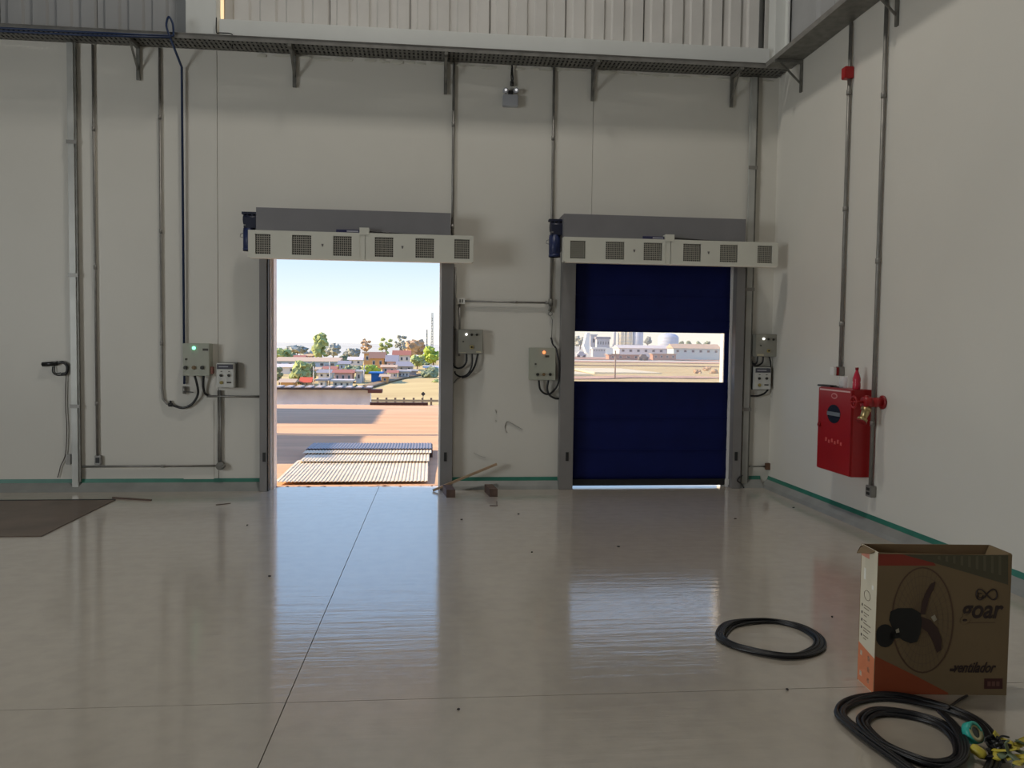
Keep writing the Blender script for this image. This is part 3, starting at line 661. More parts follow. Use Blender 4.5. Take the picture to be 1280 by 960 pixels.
# right panel
t, a, b, yf = panel('grey panel with a white lamp near the corner right of the blue door', 945, 417.5, 973.5, 446, .13, boxg2)
knob(t, P(954.5, 423.5, .13), .013, led_w, .012, 'pilot_lamp', label='lit white lamp'); knob(t, P(960.5, 424, .13), .013, dk, .01); knob(t, P(966.5, 424.5, .13), .013, dk, .014)
knob(t, P(951, 432, .13), .008, dk, .005, 'key_lock'); p = P(960.5, 438.5, .13)
MB().box(p+Vector((-.018, -.012, -.018)), p+Vector((.018, .0, .018))).build('button_frame', yb_, t, bevel=.003); knob(t, p+Vector((0, -.012, 0)), .010, dk, .008)
MB().box((a.x+.02, yf-.003, b.z+.008), (a.x+.10, yf+.001, b.z+.03)).build('sticker', mat('sticker_cream', (.6, .55, .38), .5), t)
MB().tube(smoothpts([P(947, 446, .06)+Vector((0, 0, .01)), P(946, 453, .05), P(942, 455, .04), P(939, 450, .035), P(938, 444, .03)], 6), .010, 8).build('cable', black, t)
MB().tube(smoothpts([P(954, 446, .06)+Vector((0, 0, .01)), P(953, 453, .06), P(947, 457, .05), P(941, 456, .045)], 6), .010, 8).build('cable', black, t)
MB().tube(smoothpts([P(961, 446, .06)+Vector((0, 0, .01)), P(963, 452, .06), P(963.5, 458, .05)], 6), .008, 8).build('cable', black, t)
t = switchbox('white switch box below the grey panel near the corner', 943.5, 459, 963.5, 487, .10, 0)
MB().tube(smoothpts([P(960, 488, .05)+Vector((0, 0, .01)), P(955, 492, .05), P(946, 495, .04), P(937, 494.5, .04)], 6), .011, 8).build('cable', black, t)
# emergency light
a, b = back(629, 117, .09), back(648, 132, .09)
t = thing('emergency_light', 'small twin-headed emergency light hanging below the cable tray', 'emergency light', ((a.x+b.x)/2, D, b.z))
MB().box((a.x, D-.08, b.z), (b.x, D-.001, a.z)).build('body', mat('light_body', (.40, .41, .44), .5), t, bevel=.006)
for px in (632, 645):
    p = back(px, 113.5, .06); MB().lathe(p, [(.012, -.03), (.03, -.02), (.032, .02), (.026, .03)], 12, (0, -1, -.1)).build('lamp_head', mat('light_body', (.4, .41, .44), .5), t)
    MB().cyl(p+Vector((0, -.03, 0)), p+Vector((0, -.036, 0)), .013, 10).build('lens', mat('lens_bright', (.9, .9, .9), .1, emit=((1, 1, 1), .5)), t)
MB().box((a.x+.06, D-.07, a.z+.005), (b.x-.06, D-.02, a.z+.045)).build('head_bracket', blackp, t)
p = back(640, 84, .03); q = back(640, 104, .03)
MB().tube(smoothpts([(p.x, D-.03, TT), (p.x+.004, D-.03, p.z-.06), (p.x+.012, D-.03, q.z+.05), (p.x+.002, D-.03, q.z)], 5), .01, 7).tube(smoothpts([(p.x, D-.03, TT), (p.x-.008, D-.03, p.z-.08), (p.x-.006, D-.03, q.z+.05), (p.x+.002, D-.03, q.z)], 5), .007, 7).cyl((p.x+.002, D-.03, q.z+.02), (p.x+.002, D-.03, q.z-.03), .02, 10).build('plug_cord', black, t)
# black probe and cord at far left
t = thing('probe_cable', 'black sleeved probe on the wall with a thin cord hanging down at far left', 'cable', back(72, 597, .04))
MB().tube([back(53, 455.5, .03), back(72, 454, .03)], .024, 10).build('probe_sleeve', black, t)
MB().tube(smoothpts([back(72, 454, .03), back(79, 453, .03), back(84, 458, .03), back(83, 466, .03), back(77, 468, .03)], 6), .016, 8).build('cable_bend', black, t)
MB().tube(smoothpts([back(66, 458, .02), back(66, 465, .02), back(71, 469, .02), back(80, 468, .02), back(84, 462, .02)], 6), .007, 6).tube(smoothpts([back(68, 456, .025), back(69, 466, .025), back(76, 466, .025)], 5), .005, 6).build('cable_loop', black, t)
MB().tube(smoothpts([back(83, 466, .024), back(82, 485, .024), back(82, 510, .024), back(83.5, 535, .024), back(82, 567, .024), back(76, 582, .024), back(74, 590, .024), back(72, 597, .024)], 5), .0055, 6).build('cord', mat('cord_brown', (.12, .10, .09), .6), t)

# ================================================================== FIRE CABINET ON THE RIGHT WALL
offc = .20
pn, pf = right(1063, 0, offc), right(1022, 0, offc)
yn, yf_ = right(1063.5, 540, offc).y, right(1021.5, 540, offc).y
zt1 = right(1063, 487, offc).z; zb1 = right(1062, 597, offc).z
t = thing('fire_cabinet', 'red steel fire hose cabinet mounted on the right wall', 'cabinet', (W, (yn+yf_)/2, zb1))
cab = MB().box((W-offc+.012, yn, zb1), (W-.001, yf_, zt1)).build('cabinet_body', red_m, t, bevel=.006)
dd = MB().box((W-offc, yn+.006, zb1+.006), (W-offc+.011, yf_-.006, zt1-.006)).build('door', red_m, t, bevel=.004)
ym = (yn+yf_)/2; xf = W-offc
def oval(yc, zc, ry, rz, x, d, m, nm, par, n=20): return MB().poly([(x, yc+ry*math.cos(2*math.pi*k/n), zc+rz*math.sin(2*math.pi*k/n)) for k in range(n)], (d, 0, 0)).build(nm, m, par)
zo = zt1-.245
oval(ym, zo, .12, .088, xf+.001, -.004, mat('oval_window', (.02, .025, .035), .2), 'viewing_window', dd)
MB().box((xf-.0065, ym-.118, zo-.018), (xf-.0035, ym+.118, zo+.018)).build('window_label', mat('print_grey', (.16, .18, .20), .5), dd)
oval(ym, zt1-.075, .055, .028, xf+.001, -.003, mat('print_pink', (.62, .25, .24), .5), 'emblem', dd)
oval(ym, zt1-.075, .038, .017, xf-.001, -.003, red_m, 'emblem_centre', dd)
for k in range(6): MB().box((xf-.002, ym-.16+.055*k, zb1+.27+.012*(k % 2)), (xf+.001, ym-.13+.055*k, zb1+.30+.018*(k % 2))).build('faded_print', mat('print_faded', (.62, .10, .09), .5), dd)
MB().cyl((xf, yf_-.05, zb1+.43), (xf-.018, yf_-.05, zb1+.43), .02, 12).build('door_knob', red_d, dd)
MB().box((xf-.001, yn+.03, zt1-.03), (xf+.02, yf_-.03, zt1-.016)).build('door_stop_strip', mat('strip_pale', (.7, .45, .42), .3), dd)
# things on top
yb2 = yn+.16
pb = Vector((W-.12, yn+.07, zt1))
t = thing('bottle', 'red translucent plastic bottle standing on the fire cabinet', 'bottle', pb)
k = 1.0
MB().lathe(pb, [(.030, 0), (.035, .006), (.035, .055), (.031, .065), (.035, .078), (.035, .10), (.026, .13), (.014, .165), (.012, .18)], 16).build('bottle_body', mat('bottle_red', (.55, .03, .06), .15), t)
MB().cyl(pb+Vector((0, 0, .18)), pb+Vector((0, 0, .20)), .015, 12).build('cap', red_d, t)
glass = bpy.data.materials.new('clear_glass'); glass.use_nodes = True; bb = glass.node_tree.nodes['Principled BSDF']; bb.inputs['Roughness'].default_value = .05; bb.inputs['Base Color'].default_value = (.9, .92, .92, 1)
_n = glass.node_tree.nodes; _t = _n.new('ShaderNodeBsdfTransparent'); _m = _n.new('ShaderNodeMixShader'); _m.inputs[0].default_value = .35
glass.node_tree.links.new(_t.outputs[0], _m.inputs[1]); glass.node_tree.links.new(bb.outputs[0], _m.inputs[2]); glass.node_tree.links.new(_m.outputs[0], _n['Material Output'].inputs[0])
pj = Vector((W-.12, yn+.30, zt1))
t = thing('glass_jar', 'clear glass tumbler standing beside the red bottle on the cabinet', 'glass', pj)
MB().lathe(pj, [(.034, 0), (.038, .01), (.040, .11), (.036, .11), (.034, .02), (.004, .018)], 16).build('glass_body', glass, t)
pj = Vector((W-.12, yn+.60, zt1))
ob = MB().box(pj+Vector((-.04, -.14, .0)), pj+Vector((.03, .13, .018))).box(pj+Vector((-.02, -.28, 0)), pj+Vector((.02, -.14, .012))).build('hand_tool', blackp, bevel=.006); tag(ob, 'flat black object lying on top of the fire cabinet', 'tool')
zs = right(1046, 464, .06).z
yS = yA
t = thing('switch_box', 'small white and red call point at the foot of the conduit above the cabinet', 'switch', (W, yS, zs))
MB().box((W-.06, yS-.035, zs-.045), (W-.001, yS+.035, zs+.045)).build('box_body', galv, t, bevel=.005)
MB().box((W-.085, yS-.04, zs-.04), (W-.0605, yS+.04, zs+.04)).build('red_cover', red_d, t, bevel=.004)
MB().box((W-.115, yS-.038, zs-.038), (W-.0855, yS+.038, zs+.038)).build('white_plate', white, t, bevel=.004)
# hydrant valve right of the cabinet
pc = right(1104, 503, .0)
yc, zc = pc.y, pc.z
t = thing('hydrant_valve', 'red hydrant pipe with brass angle valve coming out of the right wall', 'valve', (W, yc, zc))
MB().lathe((W-.001, yc, zc), [(.02, 0), (.062, 0), (.062, .012), (.04, .02)], 18, (-1, 0, 0)).build('wall_flange', red_d, t)
MB().cyl((W-.012, yc, zc), (W-.15, yc, zc), .042, 16).cyl((W-.12, yc, zc), (W-.19, yc, zc), .05, 16).build('pipe_stub', red_m, t)
MB().cyl((W-.155, yc, zc+.01), (W-.155, yc, zc+.06), .018, 10).build('bonnet', red_m, t)
wv = MB(); wc = Vector((W-.265, yc+.02, zc+.0))
wv.tube([wc+Vector((.0, .05*math.cos(k*math.pi/8), .05*math.sin(k*math.pi/8))) for k in range(16)], .008, 6, closed=True)
for k in range(4): wv.tube([wc, wc+Vector((0, .05*math.cos(k*math.pi/2), .05*math.sin(k*math.pi/2)))], .005, 5)
wv.cyl((W-.19, yc, zc), wc, .012, 8); wv.build('handwheel', red_m, t)
MB().tube([(W-.155, yc, zc-.035), (W-.175, yc-.02, zc-.09), (W-.205, yc-.03, zc-.145)], [.036, .034, .03], 14).build('outlet_elbow', brass, t)
MB().lathe((W-.165, yc-.012, zc-.062), [(.045, -.012), (.045, .012)], 6, (-.3, -.1, -.9)).lathe((W-.207, yc-.032, zc-.148), [(.042, -.01), (.044, .015)], 16, (-.5, -.1, -.85)).build('coupling_ring', brass, t)
MB().lathe((W-.215, yc-.035, zc-.165), [(.046, 0), (.046, .012)], 16, (-.5, -.1, -.85)).build('outlet_cap', red_d, t)

# ================================================================== FLOOR OBJECTS
# steel plate far left
c1, c2, c3 = flr(143, 626), flr(52, 671), flr(0, 671)
dirv = (c2-c1)
ob = MB().poly([(-6.4, c1.y, .001), (-6.0, c2.y, .001), (c2.x, c2.y, .001), (c1.x, c1.y, .001)], (0, 0, .009)).build('floor_plate', plate_m); tag(ob, 'brown steel plate lying on the floor at far left', 'plate')
ob = MB().box((-6.4, c1.y+.004, .001), (c1.x, c1.y+.03, .014)).build('edge_bar', blackp); tag(ob, 'thin black bar along the far edge of the brown floor plate', 'bar')
ob = MB().bar(flr(141, 622, .008), flr(189, 625, .008), .022, .014).build('stick', wood_d); tag(ob, 'dark thin stick on the floor near the brown plate', 'stick')
ob = MB().bar(flr(270, 631, .004), flr(288, 629, .004), .014, .006).build('stick', mat('stick_grey', (.18, .14, .11), .7)); tag(ob, 'tiny grey splinter on the floor before the patch panel', 'stick')
# blocks and plank
def block(pa, pb_, pw, lab):
    p = flr(*pa); q = flr(*pb_); h = pw; y = p.y
    ln = .30
    ob = MB().poly([(p.x, y, 0), (q.x, y, 0), (q.x-.035, y+ln, 0), (p.x-.035, y+ln, 0)], (0, 0, h)).build('wood_block', [wood_d], bevel=.004)
    return tag(ob, lab, 'block', 'timber blocks by the plank')
block((558, 622), (569, 622), .085, 'short dark timber block under the leaning plank')
block((612, 621), (622, 621), .085, 'short dark timber block right of the plank, on its own')
pA = flr(541, 613, .012); pB = back(621, 580, .13)
t = MB().bar(pA, Vector((pB.x, D-.13, pB.z)), .04, .022).build('plank', wood, bevel=.002); tag(t, 'long thin wooden plank leaning over the timber block', 'plank')
# small debris
def chip(px, py, w, h, lab, mm=None):
    p = flr(px, py); s = MB().blob(p+Vector((0, 0, .006)), 1, 1, .3, px, (w*.75, h*.75, .006)); ob = s.build('debris_chip', mm or mat('chip_dark', (.05, .04, .035), .8)); tag(ob, lab, 'debris', 'specks of debris on the floor')
chip(577, 650, .02, .012, 'dark speck of debris in front of the timber blocks')
chip(648, 643, .018, .012, 'dark speck of debris right of the timber blocks')
chip(919, 649, .022, .012, 'dark speck of debris in front of the blue door')
chip(992, 635, .02, .02, 'dark speck of debris near the right skirting')
chip(337, 721, .018, .012, 'dark speck on the floor left of the bright reflection')
chip(309, 657, .012, .012, 'dark speck on the floor below the left door guide')
chip(984, 863, .010, .010, 'dark speck on the joint in front of the coil')
chip(1040, 772, .010, .008, 'dark speck between the coil and the fan box')
chip(773, 684, .02, .008, 'brownish speck between the doors and the window reflection')
chip(665, 691, .012, .008, 'dark speck on the floor right of the bright reflection')
chip(573, 888, .012, .006, 'dark sliver on the floor in the foreground')
ob = MB().bar(flr(612, 632, .004), flr(622, 632, .004), .008, .006).bar(flr(621, 632, .004), flr(621, 629, .004)+Vector((0, 0, .02)), .008, .006).build('twig', wood_d); tag(ob, 'small bent twig on the floor in front of the timber block', 'twig')

# ------------------------------------------------ fan carton
A = flr(1092, 868); B = flr(1258, 869); ux = (B-A); wbx = ux.length; ux.normalize(); uy = Vector((-ux.y, ux.x, 0)); A.z = 0
v_ = ray(1092, 691); tt = A.y/v_.y; hb = H+v_.z*tt
v_ = ray(1066, 848)
rl = flr(1066, 849); dep = max(.17, (rl-A).dot(uy)); 
t = thing('fan_carton', 'open cardboard fan carton with a printed pedestal fan standing on the floor', 'box', A+ux*wbx/2+uy*dep/2)
def bx(u, v, w): return A+ux*u+uy*v+Vector((0, 0, w))
def bpoly(pts, vec, m, nm, par=t, **k): return MB().poly([bx(*p) for p in pts], vec).build(nm, m, par, **k)
th = .005
front = bpoly([(0, 0, 0), (wbx, 0, 0), (wbx, 0, hb-.004), (wbx*.6, 0, hb-.008), (wbx*.3, 0, hb-.004), (0, 0, hb)], uy*th, kraft, 'front_panel')
bpoly([(0, dep-th, 0), (wbx, dep-th, 0), (wbx, dep-th, hb), (0, dep-th, hb)], uy*th, kraft_in, 'back_panel')
side = bpoly([(0, th, 0), (0, dep-th, 0), (0, dep-th, hb), (0, th, hb)], ux*th, mat('carton_side', (.66, .60, .46), .7), 'side_panel')
bpoly([(wbx-th, th, 0), (wbx-th, dep-th, 0), (wbx-th, dep-th, hb), (wbx-th, th, hb)], ux*th, kraft, 'side_panel')
bpoly([(th, th, .001), (wbx-th, th, .001), (wbx-th, dep-th, .001), (th, dep-th, .001)], Vector((0, 0, th)), kraft_in, 'bottom_panel')
bpoly([(0, dep-.02, hb), (-.02, dep-.03, hb-.004), (-.045, dep-.05, hb-.03), (-.02, .04, hb-.012), (0, .03, hb)], Vector((0, 0, -.004)), kraft, 'flap')
bpoly([(wbx-.006, .012, hb-.002), (wbx-.006, dep-.01, hb-.002), (wbx-.07, dep-.03, hb-.13), (wbx-.07, .03, hb-.13)], ux*-.004, kraft, 'inner_flap')
bpoly([(.02, .012, hb-.01), (wbx-.08, .012, hb-.012), (wbx-.09, .06, hb-.16), (.03, .06, hb-.16)], uy*.004, kraft_in, 'inner_flap')
ink = mat('ink_brown_black', (.025, .012, .010), .6); pr_r = mat('ink_red', (.24, .03, .014), .6); pr_o = mat('ink_orange', (.28, .055, .016), .6); pr_g = mat('ink_olive', (.075, .065, .035), .6)
pr_g2 = mat('ink_olive_light', (.11, .095, .055), .6)
e = -.0008
def fpx(x, y):      # point of the print on the front panel
    v = ray(x, y); n_ = uy; t_ = (A-Vector((0, 0, H))).dot(n_)/v.dot(n_); P_ = Vector((0, 0, H))+v*t_
    return ((P_-A).dot(ux), P_.z)
def decal(pts, m, nm, lift=1, par=None, px=True):
    q = [fpx(*p) if px else p for p in pts]
    q = [(min(max(u, .001), wbx-.001), min(max(w, .002), hb-.006)) for u, w in q]
    return MB().poly([bx(u, e*lift, w) for u, w in q], uy*(-e*.6)).build(nm, m, par or front)
decal([(1092, 692), (1140, 693), (1164, 700), (1170, 707), (1092, 707)], pr_r, 'red_print')
decal([(1128, 693), (1260, 693), (1260, 731), (1210, 716), (1165, 703)], pr_g, 'dark_print', 1.5)
for k in range(9):
    x = 1172+k*9.5; decal([(x, 695), (x+3.2, 695), (x+3.2, 700+k*2.4), (x, 699+k*2.4)], pr_g2, 'stripe_print', 2.4)
decal([(1092, 820), (1110, 828), (1145, 845), (1185, 866), (1185, 870), (1092, 870)], pr_o, 'orange_print')
def ring(cx, cy, rx, ry, w, m, nm, lift, n=40, a0=0, a1=2*math.pi):
    b = MB(); closed = abs(a1-a0-2*math.pi) < 1e-6; prev = None; first = None
    N = n if closed else n+1
    vs = []
    for k in range(N):
        an = a0+(a1-a0)*k/n; i = fpx(cx+(rx-w/2)*math.cos(an), cy+(ry-w/2)*math.sin(an)); o_ = fpx(cx+(rx+w/2)*math.cos(an), cy+(ry+w/2)*math.sin(an))
        vs.append((b.bm.verts.new(bx(i[0], e*lift, i[1])), b.bm.verts.new(bx(o_[0], e*lift, o_[1]))))
    for k in range(N if closed else N-1):
        p, q = vs[k], vs[(k+1) % N]; b.bm.faces.new((p[0], p[1], q[1], q[0]))
    return b.build(nm, m, front)
cage = mat('ink_cage', (.10, .055, .03), .6); cage2 = mat('ink_cage_light', (.13, .085, .05), .6)
FX, FY = 1153, 775
for k in range(1, 6): ring(FX, FY, 6.4*k, 11*k, .5, cage2, 'cage_ring_print', 1.2)
wires = MB()
for k in range(40):
    an = 2*math.pi*k/40; an2 = an+.5
    p = fpx(FX+5*math.cos(an), FY+8*math.sin(an)); q = fpx(FX+37*math.cos(an2), FY+64*math.sin(an2))
    dv = Vector((q[0]-p[0], q[1]-p[1])).normalized(); nn = Vector((-dv.y, dv.x))*.0009
    wires.bm.faces.new([wires.bm.verts.new(bx(u, e*1.4, w)) for u, w in ((p[0]+nn.x, p[1]+nn.y), (p[0]-nn.x, p[1]-nn.y), (q[0]-nn.x, q[1]-nn.y), (q[0]+nn.x, q[1]+nn.y))])
wires.build('cage_wires_print', cage2, front, kind='stuff')
ring(FX, FY, 38, 65.5, 2.0, cage, 'cage_rim_print', 1.8)
bld = mat('ink_blade', (.045, .02, .015), .6); moto = mat('ink_motor', (.006, .006, .006), .5)
decal([(1150, 768), (1153, 750), (1158, 738), (1164, 729), (1169, 727), (1168, 733), (1161, 748), (1156, 768)], bld, 'blade_print', 2.6)
decal([(1150, 770), (1163, 775), (1172, 785), (1177, 800), (1176, 812), (1171, 816), (1166, 802), (1159, 790), (1150, 783)], bld, 'blade_print', 2.6)
decal([(1111, 775), (1113, 764), (1122, 760), (1140, 760), (1150, 766), (1152, 776), (1150, 792), (1146, 802), (1138, 804), (1128, 800), (1118, 792)], moto, 'motor_print', 3.4)
decal([(1094+12+12*math.cos(a*math.pi/8), 794.5+14.5*math.sin(a*math.pi/8)) for a in range(16)], moto, 'base_knob_print', 3.4)
decal([(1112, 790), (1124, 788), (1126, 797), (1112, 799)], moto, 'bracket_print', 3.4)
decal([(1119, 787), (1123, 785), (1124, 790), (1120, 791)], mat('ink_pale', (.34, .30, .22), .6), 'highlight_print', 4.4)
decal([(1163, 771), (1168, 768), (1171, 774), (1167, 777)], mat('ink_pale', (.34, .30, .22), .6), 'hub_print', 4.4)
# lettering on the front
def fm_(px, py): 
    u, w = fpx(px, py); o_ = bx(u, -.0012, w)
    return Matrix(((ux.x, 0, -uy.x, o_.x), (ux.y, 0, -uy.y, o_.y), (ux.z, 1, 0, o_.z), (0, 0, 0, 1)))
text('brand_lettering', 'goar', ink, front, fm_(1201, 772) @ Matrix.Diagonal((.93, 1.12, 1, 1)), .112, shear=.22, offset=.0022)
cu = [(1231.5+(3.5+7*abs(1))*0, 743)]
inf = [fpx(1233+13*math.sin(k*2*math.pi/48)/(1+.15*math.cos(k*2*math.pi/48)**2), 743+7.2*math.sin(2*k*2*math.pi/48)*.92) for k in range(48)]
MB().tube([bx(u, -.0012, w) for u, w in inf], .0032, 6, closed=True, ry=.0032).tube([bx(u, -.0012, w) for u, w in [fpx(1227, 742), fpx(1223, 741), fpx(1223, 746), fpx(1227, 747), fpx(1229, 744)]], .0025, 5).build('brand_symbol', ink, front)
text('script_lettering', 'ventilador', ink, front, fm_(1190, 840) @ Matrix.Diagonal((.86, 1.25, 1, 1)), .056, shear=.5, offset=.001)
decal([(1187, 835.5), (1194, 835.5), (1194, 839), (1187, 839)], ink, 'script_underline', 2)
decal([(1230, 848), (1253, 848), (1253, 861), (1230, 861)], mat('ink_tag', (.06, .015, .012), .6), 'tag_print', 2)
for k in range(3): decal([(1234+5.5*k, 851.5), (1238+5.5*k, 851.5), (1238+5.5*k, 857.5), (1234+5.5*k, 857.5)], mat('ink_tag2', (.14, .06, .045), .6), 'tag_mark', 3.2)
decal([(1209, 778), (1244, 777.6), (1244, 778.4), (1209, 778.8)], cage, 'thin_line_print', 2)
# side panel print
def sdecal(v0, v1, z0, z1, z2, z3, m, nm):
    return MB().poly([bx(-.0008, v0*dep, z0*hb), bx(-.0008, v1*dep, z1*hb), bx(-.0008, v1*dep, z2*hb), bx(-.0008, v0*dep, z3*hb)], ux*.0005).build(nm, m, side)
so = mat('side_orange', (.62, .20, .09), .6); sp = mat('side_pale', (.75, .68, .55), .6)
sdecal(.02, .98, .005, .005, .285, .25, so, 'orange_print'); sdecal(.5, .98, .92, .92, .985, .985, mat('side_pink', (.62, .26, .18), .6), 'pink_print')
for k in range(5):
    z = .56-.055*k
    MB().poly([bx(-.0009, dep*.86, z*hb), bx(-.0009, dep*.80, z*hb), bx(-.0009, dep*.80, (z+.018)*hb), bx(-.0009, dep*.86, (z+.018)*hb)], ux*.0005).build('bullet_print', ink, side)
    for q in range(2): MB().poly([bx(-.0009, dep*.72, (z+.012-.02*q)*hb), bx(-.0009, dep*(.3+.12*((k+q) % 3)), (z+.012-.02*q)*hb), bx(-.0009, dep*(.3+.12*((k+q) % 3)), (z+.018-.02*q)*hb), bx(-.0009, dep*.72, (z+.018-.02*q)*hb)], ux*.0005).build('text_line_print', mat('print_brown', (.2, .15, .10), .6), side)
for v, z in ((.8, .2), (.8, .05), (.35, .2), (.35, .12), (.35, .04)): sdecal(v-.06, v+.06, z, z, z+.035, z+.035, sp, 'pale_mark_print')
MB().tube([bx(-.001, dep*(.55+.18*math.cos(k*math.pi/8)), hb*(.655+.035*math.sin(k*math.pi/8))) for k in range(16)], .0012, 5, closed=True).build('fan_outline_print', mat('print_brown', (.2, .15, .10), .6), side)
sdecal(.68, .78, .76, .76, .84, .84, mat('print_white', (.8, .78, .7), .6), 'white_mark_print'); sdecal(.2, .3, .72, .72, .75, .75, mat('print_white', (.8, .78, .7), .6), 'white_mark_print')

# ------------------------------------------------ coils
def coil(label, loops, r, m, strands, spread, parent=None, hump=.0):
    t = thing('cable_coil', label, 'cable', flr(*loops[0][0]))
    for pts in loops:
        base = smoothpts([flr(*p) for p in pts], 6, closed=True); cen = sum(base, Vector())/len(base)
        for s in range(strands):
            an = s*2.4; dr = spread*math.sqrt((s+.5)/strands)*math.cos(an); dz = abs(spread*.55*math.sqrt((s+.5)/strands)*math.sin(an))
            N = len(base); ph = random.uniform(0, 6)
            MB().tube([p+(p-cen).normalized()*(dr+.006*math.sin(k/N*6.283*2+ph))+Vector((0, 0, r+dz+.003*math.sin(k/N*6.283*3+ph))) for k, p in enumerate(base)], r, 8, closed=True).build('cable_turn', m, t)
    return t
coil('round coil of black cable on the floor left of the fan carton', [[(901, 798), (912, 784), (940, 779), (970, 779), (1000, 786), (1022, 799), (1024, 811), (1006, 820), (980, 823), (945, 818), (915, 809)]], .0075, black_s, 7, .03)
coil('loose tangled coil of thick black cable in front of the fan carton',
     [[(1050, 895), (1064, 881), (1095, 874), (1130, 876), (1170, 885), (1210, 899), (1235, 920), (1244, 950), (1220, 985), (1170, 985), (1110, 945), (1070, 915)],
      [(1078, 908), (1090, 896), (1115, 894), (1150, 899), (1180, 911), (1198, 930), (1197, 950), (1170, 958), (1140, 951), (1100, 932)]], .009, black_s, 6, .026)
t = thing('cable_bundle', 'dark cable strands crossing the coil beside the tape roll', 'cable', flr(1200, 930))
for k in range(3): MB().tube(smoothpts([flr(1172+3*k, 888+k, .05), flr(1186+4*k, 902+k, .055), flr(1200+4*k, 925, .05), flr(1199+4*k, 948, .04), flr(1170+4*k, 966, .03)], 6), .008, 7).build('cable_strand', black_s, t)
t = MB().tube(smoothpts([flr(1184, 884, .035), flr(1192, 880, .012), flr(1200, 874, .008), flr(1209, 869.5, .008)], 5), .006, 7).build('cord_end', mat('cord_dark', (.03, .022, .02), .6)); tag(t, 'thin dark cord running from the coil under the fan carton', 'cord')
# tape roll
pc = flr(1216, 916, .06)
ax = Vector((.35, -.75, .55)).normalized()
t = thing('tape_roll', 'teal and cream tape roll leaning on the black cable coil', 'tape', pc)
MB().lathe(pc, [(.022, -.016), (.040, -.016), (.040, .016), (.022, .016), (.022, -.0159)], 24, ax, caps=False).build('tape_body', mat('tape_cream', (.50, .47, .25), .5), t)
MB().lathe(pc, [(.0405, -.0165), (.0425, -.0165), (.0425, .0165), (.0405, .0165)], 24, ax, caps=False).build('teal_wrap', mat('teal_tape', (.03, .42, .34), .4), t)
q = Vector((0, 0, 1)).rotation_difference(ax)
MB().tube([pc+q @ Vector((.034*math.cos(a), .034*math.sin(a), .017)) for a in [.3+k*.18 for k in range(16)]], .007, 6, ry=.002).build('teal_face', mat('teal_tape', (.03, .42, .34), .4), t)
MB().lathe(pc, [(.0215, -.012), (.0215, .012)], 20, ax).build('dark_core', mat('core_green', (.015, .03, .02), .3), t)
p0, p1 = flr(1214, 933, .05), flr(1232, 946, .03)
ob = MB().tube([p0, p0.lerp(p1, .2), p0.lerp(p1, .8), p1], [.012, .02, .02, .010], 14).build('insulating_tape', yellow); tag(ob, 'yellow cylindrical spool lying below the teal tape roll', 'spool')
# crumpled yellow straps and black tangle at the right edge
t = thing('strap_bundle', 'crumpled yellow-green plastic straps at the bottom right edge', 'strap', flr(1265, 945))
random.seed(11)
for k in range(10):
    c = flr(1262+random.uniform(-14, 22), 940+random.uniform(-12, 16), .03+random.uniform(0, .03)); pts = []
    d_ = Vector((random.uniform(-1, 1), random.uniform(-1, 1), random.uniform(-.1, .5))).normalized()
    for j in range(5): pts.append(c+d_*(.025*(j-2))+Vector((random.uniform(-.01, .01), random.uniform(-.01, .01), abs(random.uniform(-.01, .02)))))
    MB().tube(smoothpts(pts, 4), .016, 6, ry=.004).build('strap', yellow if k % 3 else mat('strap_green', (.13, .17, .10), .4), t)
t = thing('black_tie', 'tangle of frayed black tape between the coil and the yellow straps', 'tape', flr(1245, 935))
for k in range(9):
    c = flr(1244+random.uniform(-7, 7), 938+random.uniform(-10, 10), .04)
    pts = [c+Vector((random.uniform(-.04, .04), random.uniform(-.03, .03), random.uniform(-.02, .03))) for j in range(4)]
    MB().tube(smoothpts(pts, 4), .010, 6, ry=.003).build('tape_strip', black, t)
p = flr(1246, 925, .06)
MB().tube(smoothpts([p, p+Vector((.03, .01, .01)), p+Vector((.06, .01, .004))], 4), .004, 6).build('tape_strip', black, t)

# ================================================================== OUTSIDE
dirt = mat('orange_dirt', (.68, .42, .25), .9, var=.12, vscale=1.1, bump=.5, bscale=1.5, stretch=(.35, 2.0, 1))
ZY = -.07
ya0 = D+WT; yEdge = flr(420, 505.5, ZY).y
yd = MB(); nx, ny = 60, 40; X0, X1 = -26, 30; rows = []
for j in range(ny+1):
    y = ya0+(yEdge-ya0)*(j/ny)**1.3
    rows.append([yd.bm.verts.new((X0+(X1-X0)*i/nx, y, ZY-.01+.018*noise.noise(Vector(((X0+(X1-X0)*i/nx)*.3, y*1.2, 0))))) for i in range(nx+1)])
for j in range(ny):
    for i in range(nx): yd.bm.faces.new((rows[j][i], rows[j][i+1], rows[j+1][i+1], rows[j+1][i])).smooth = True
lo = [yd.bm.verts.new((v.co.x, v.co.y+.6, -3.6)) for v in rows[-1]]
for i in range(nx): yd.bm.faces.new((rows[-1][i], rows[-1][i+1], lo[i+1], lo[i]))
o = yd.build('ground_yard', dirt); struct(o, 'orange dirt yard outside the doorway')
o = MB().box((d1l-.3, D+WT-.06, -.3), (d2r+.3, D+WT+.12, -.02)).build('threshold', mat('threshold_dirt', (.30, .15, .08), .9, var=.4, vscale=12, bump=.6, bscale=30)); struct(o, 'rough earthen strip along the door threshold')
td = MB(); x = d1l-.1
while x < d1r+.1:
    td.blob((x, D+WT+random.uniform(-.02, .03), -.012), 1, 1, .5, x*3, (random.uniform(.03, .08), .03, random.uniform(.008, .022))); x += random.uniform(.03, .09)
td.build('threshold_crumbs', mat('crumb_brown', (.12, .055, .035), .9), o, kind='stuff')
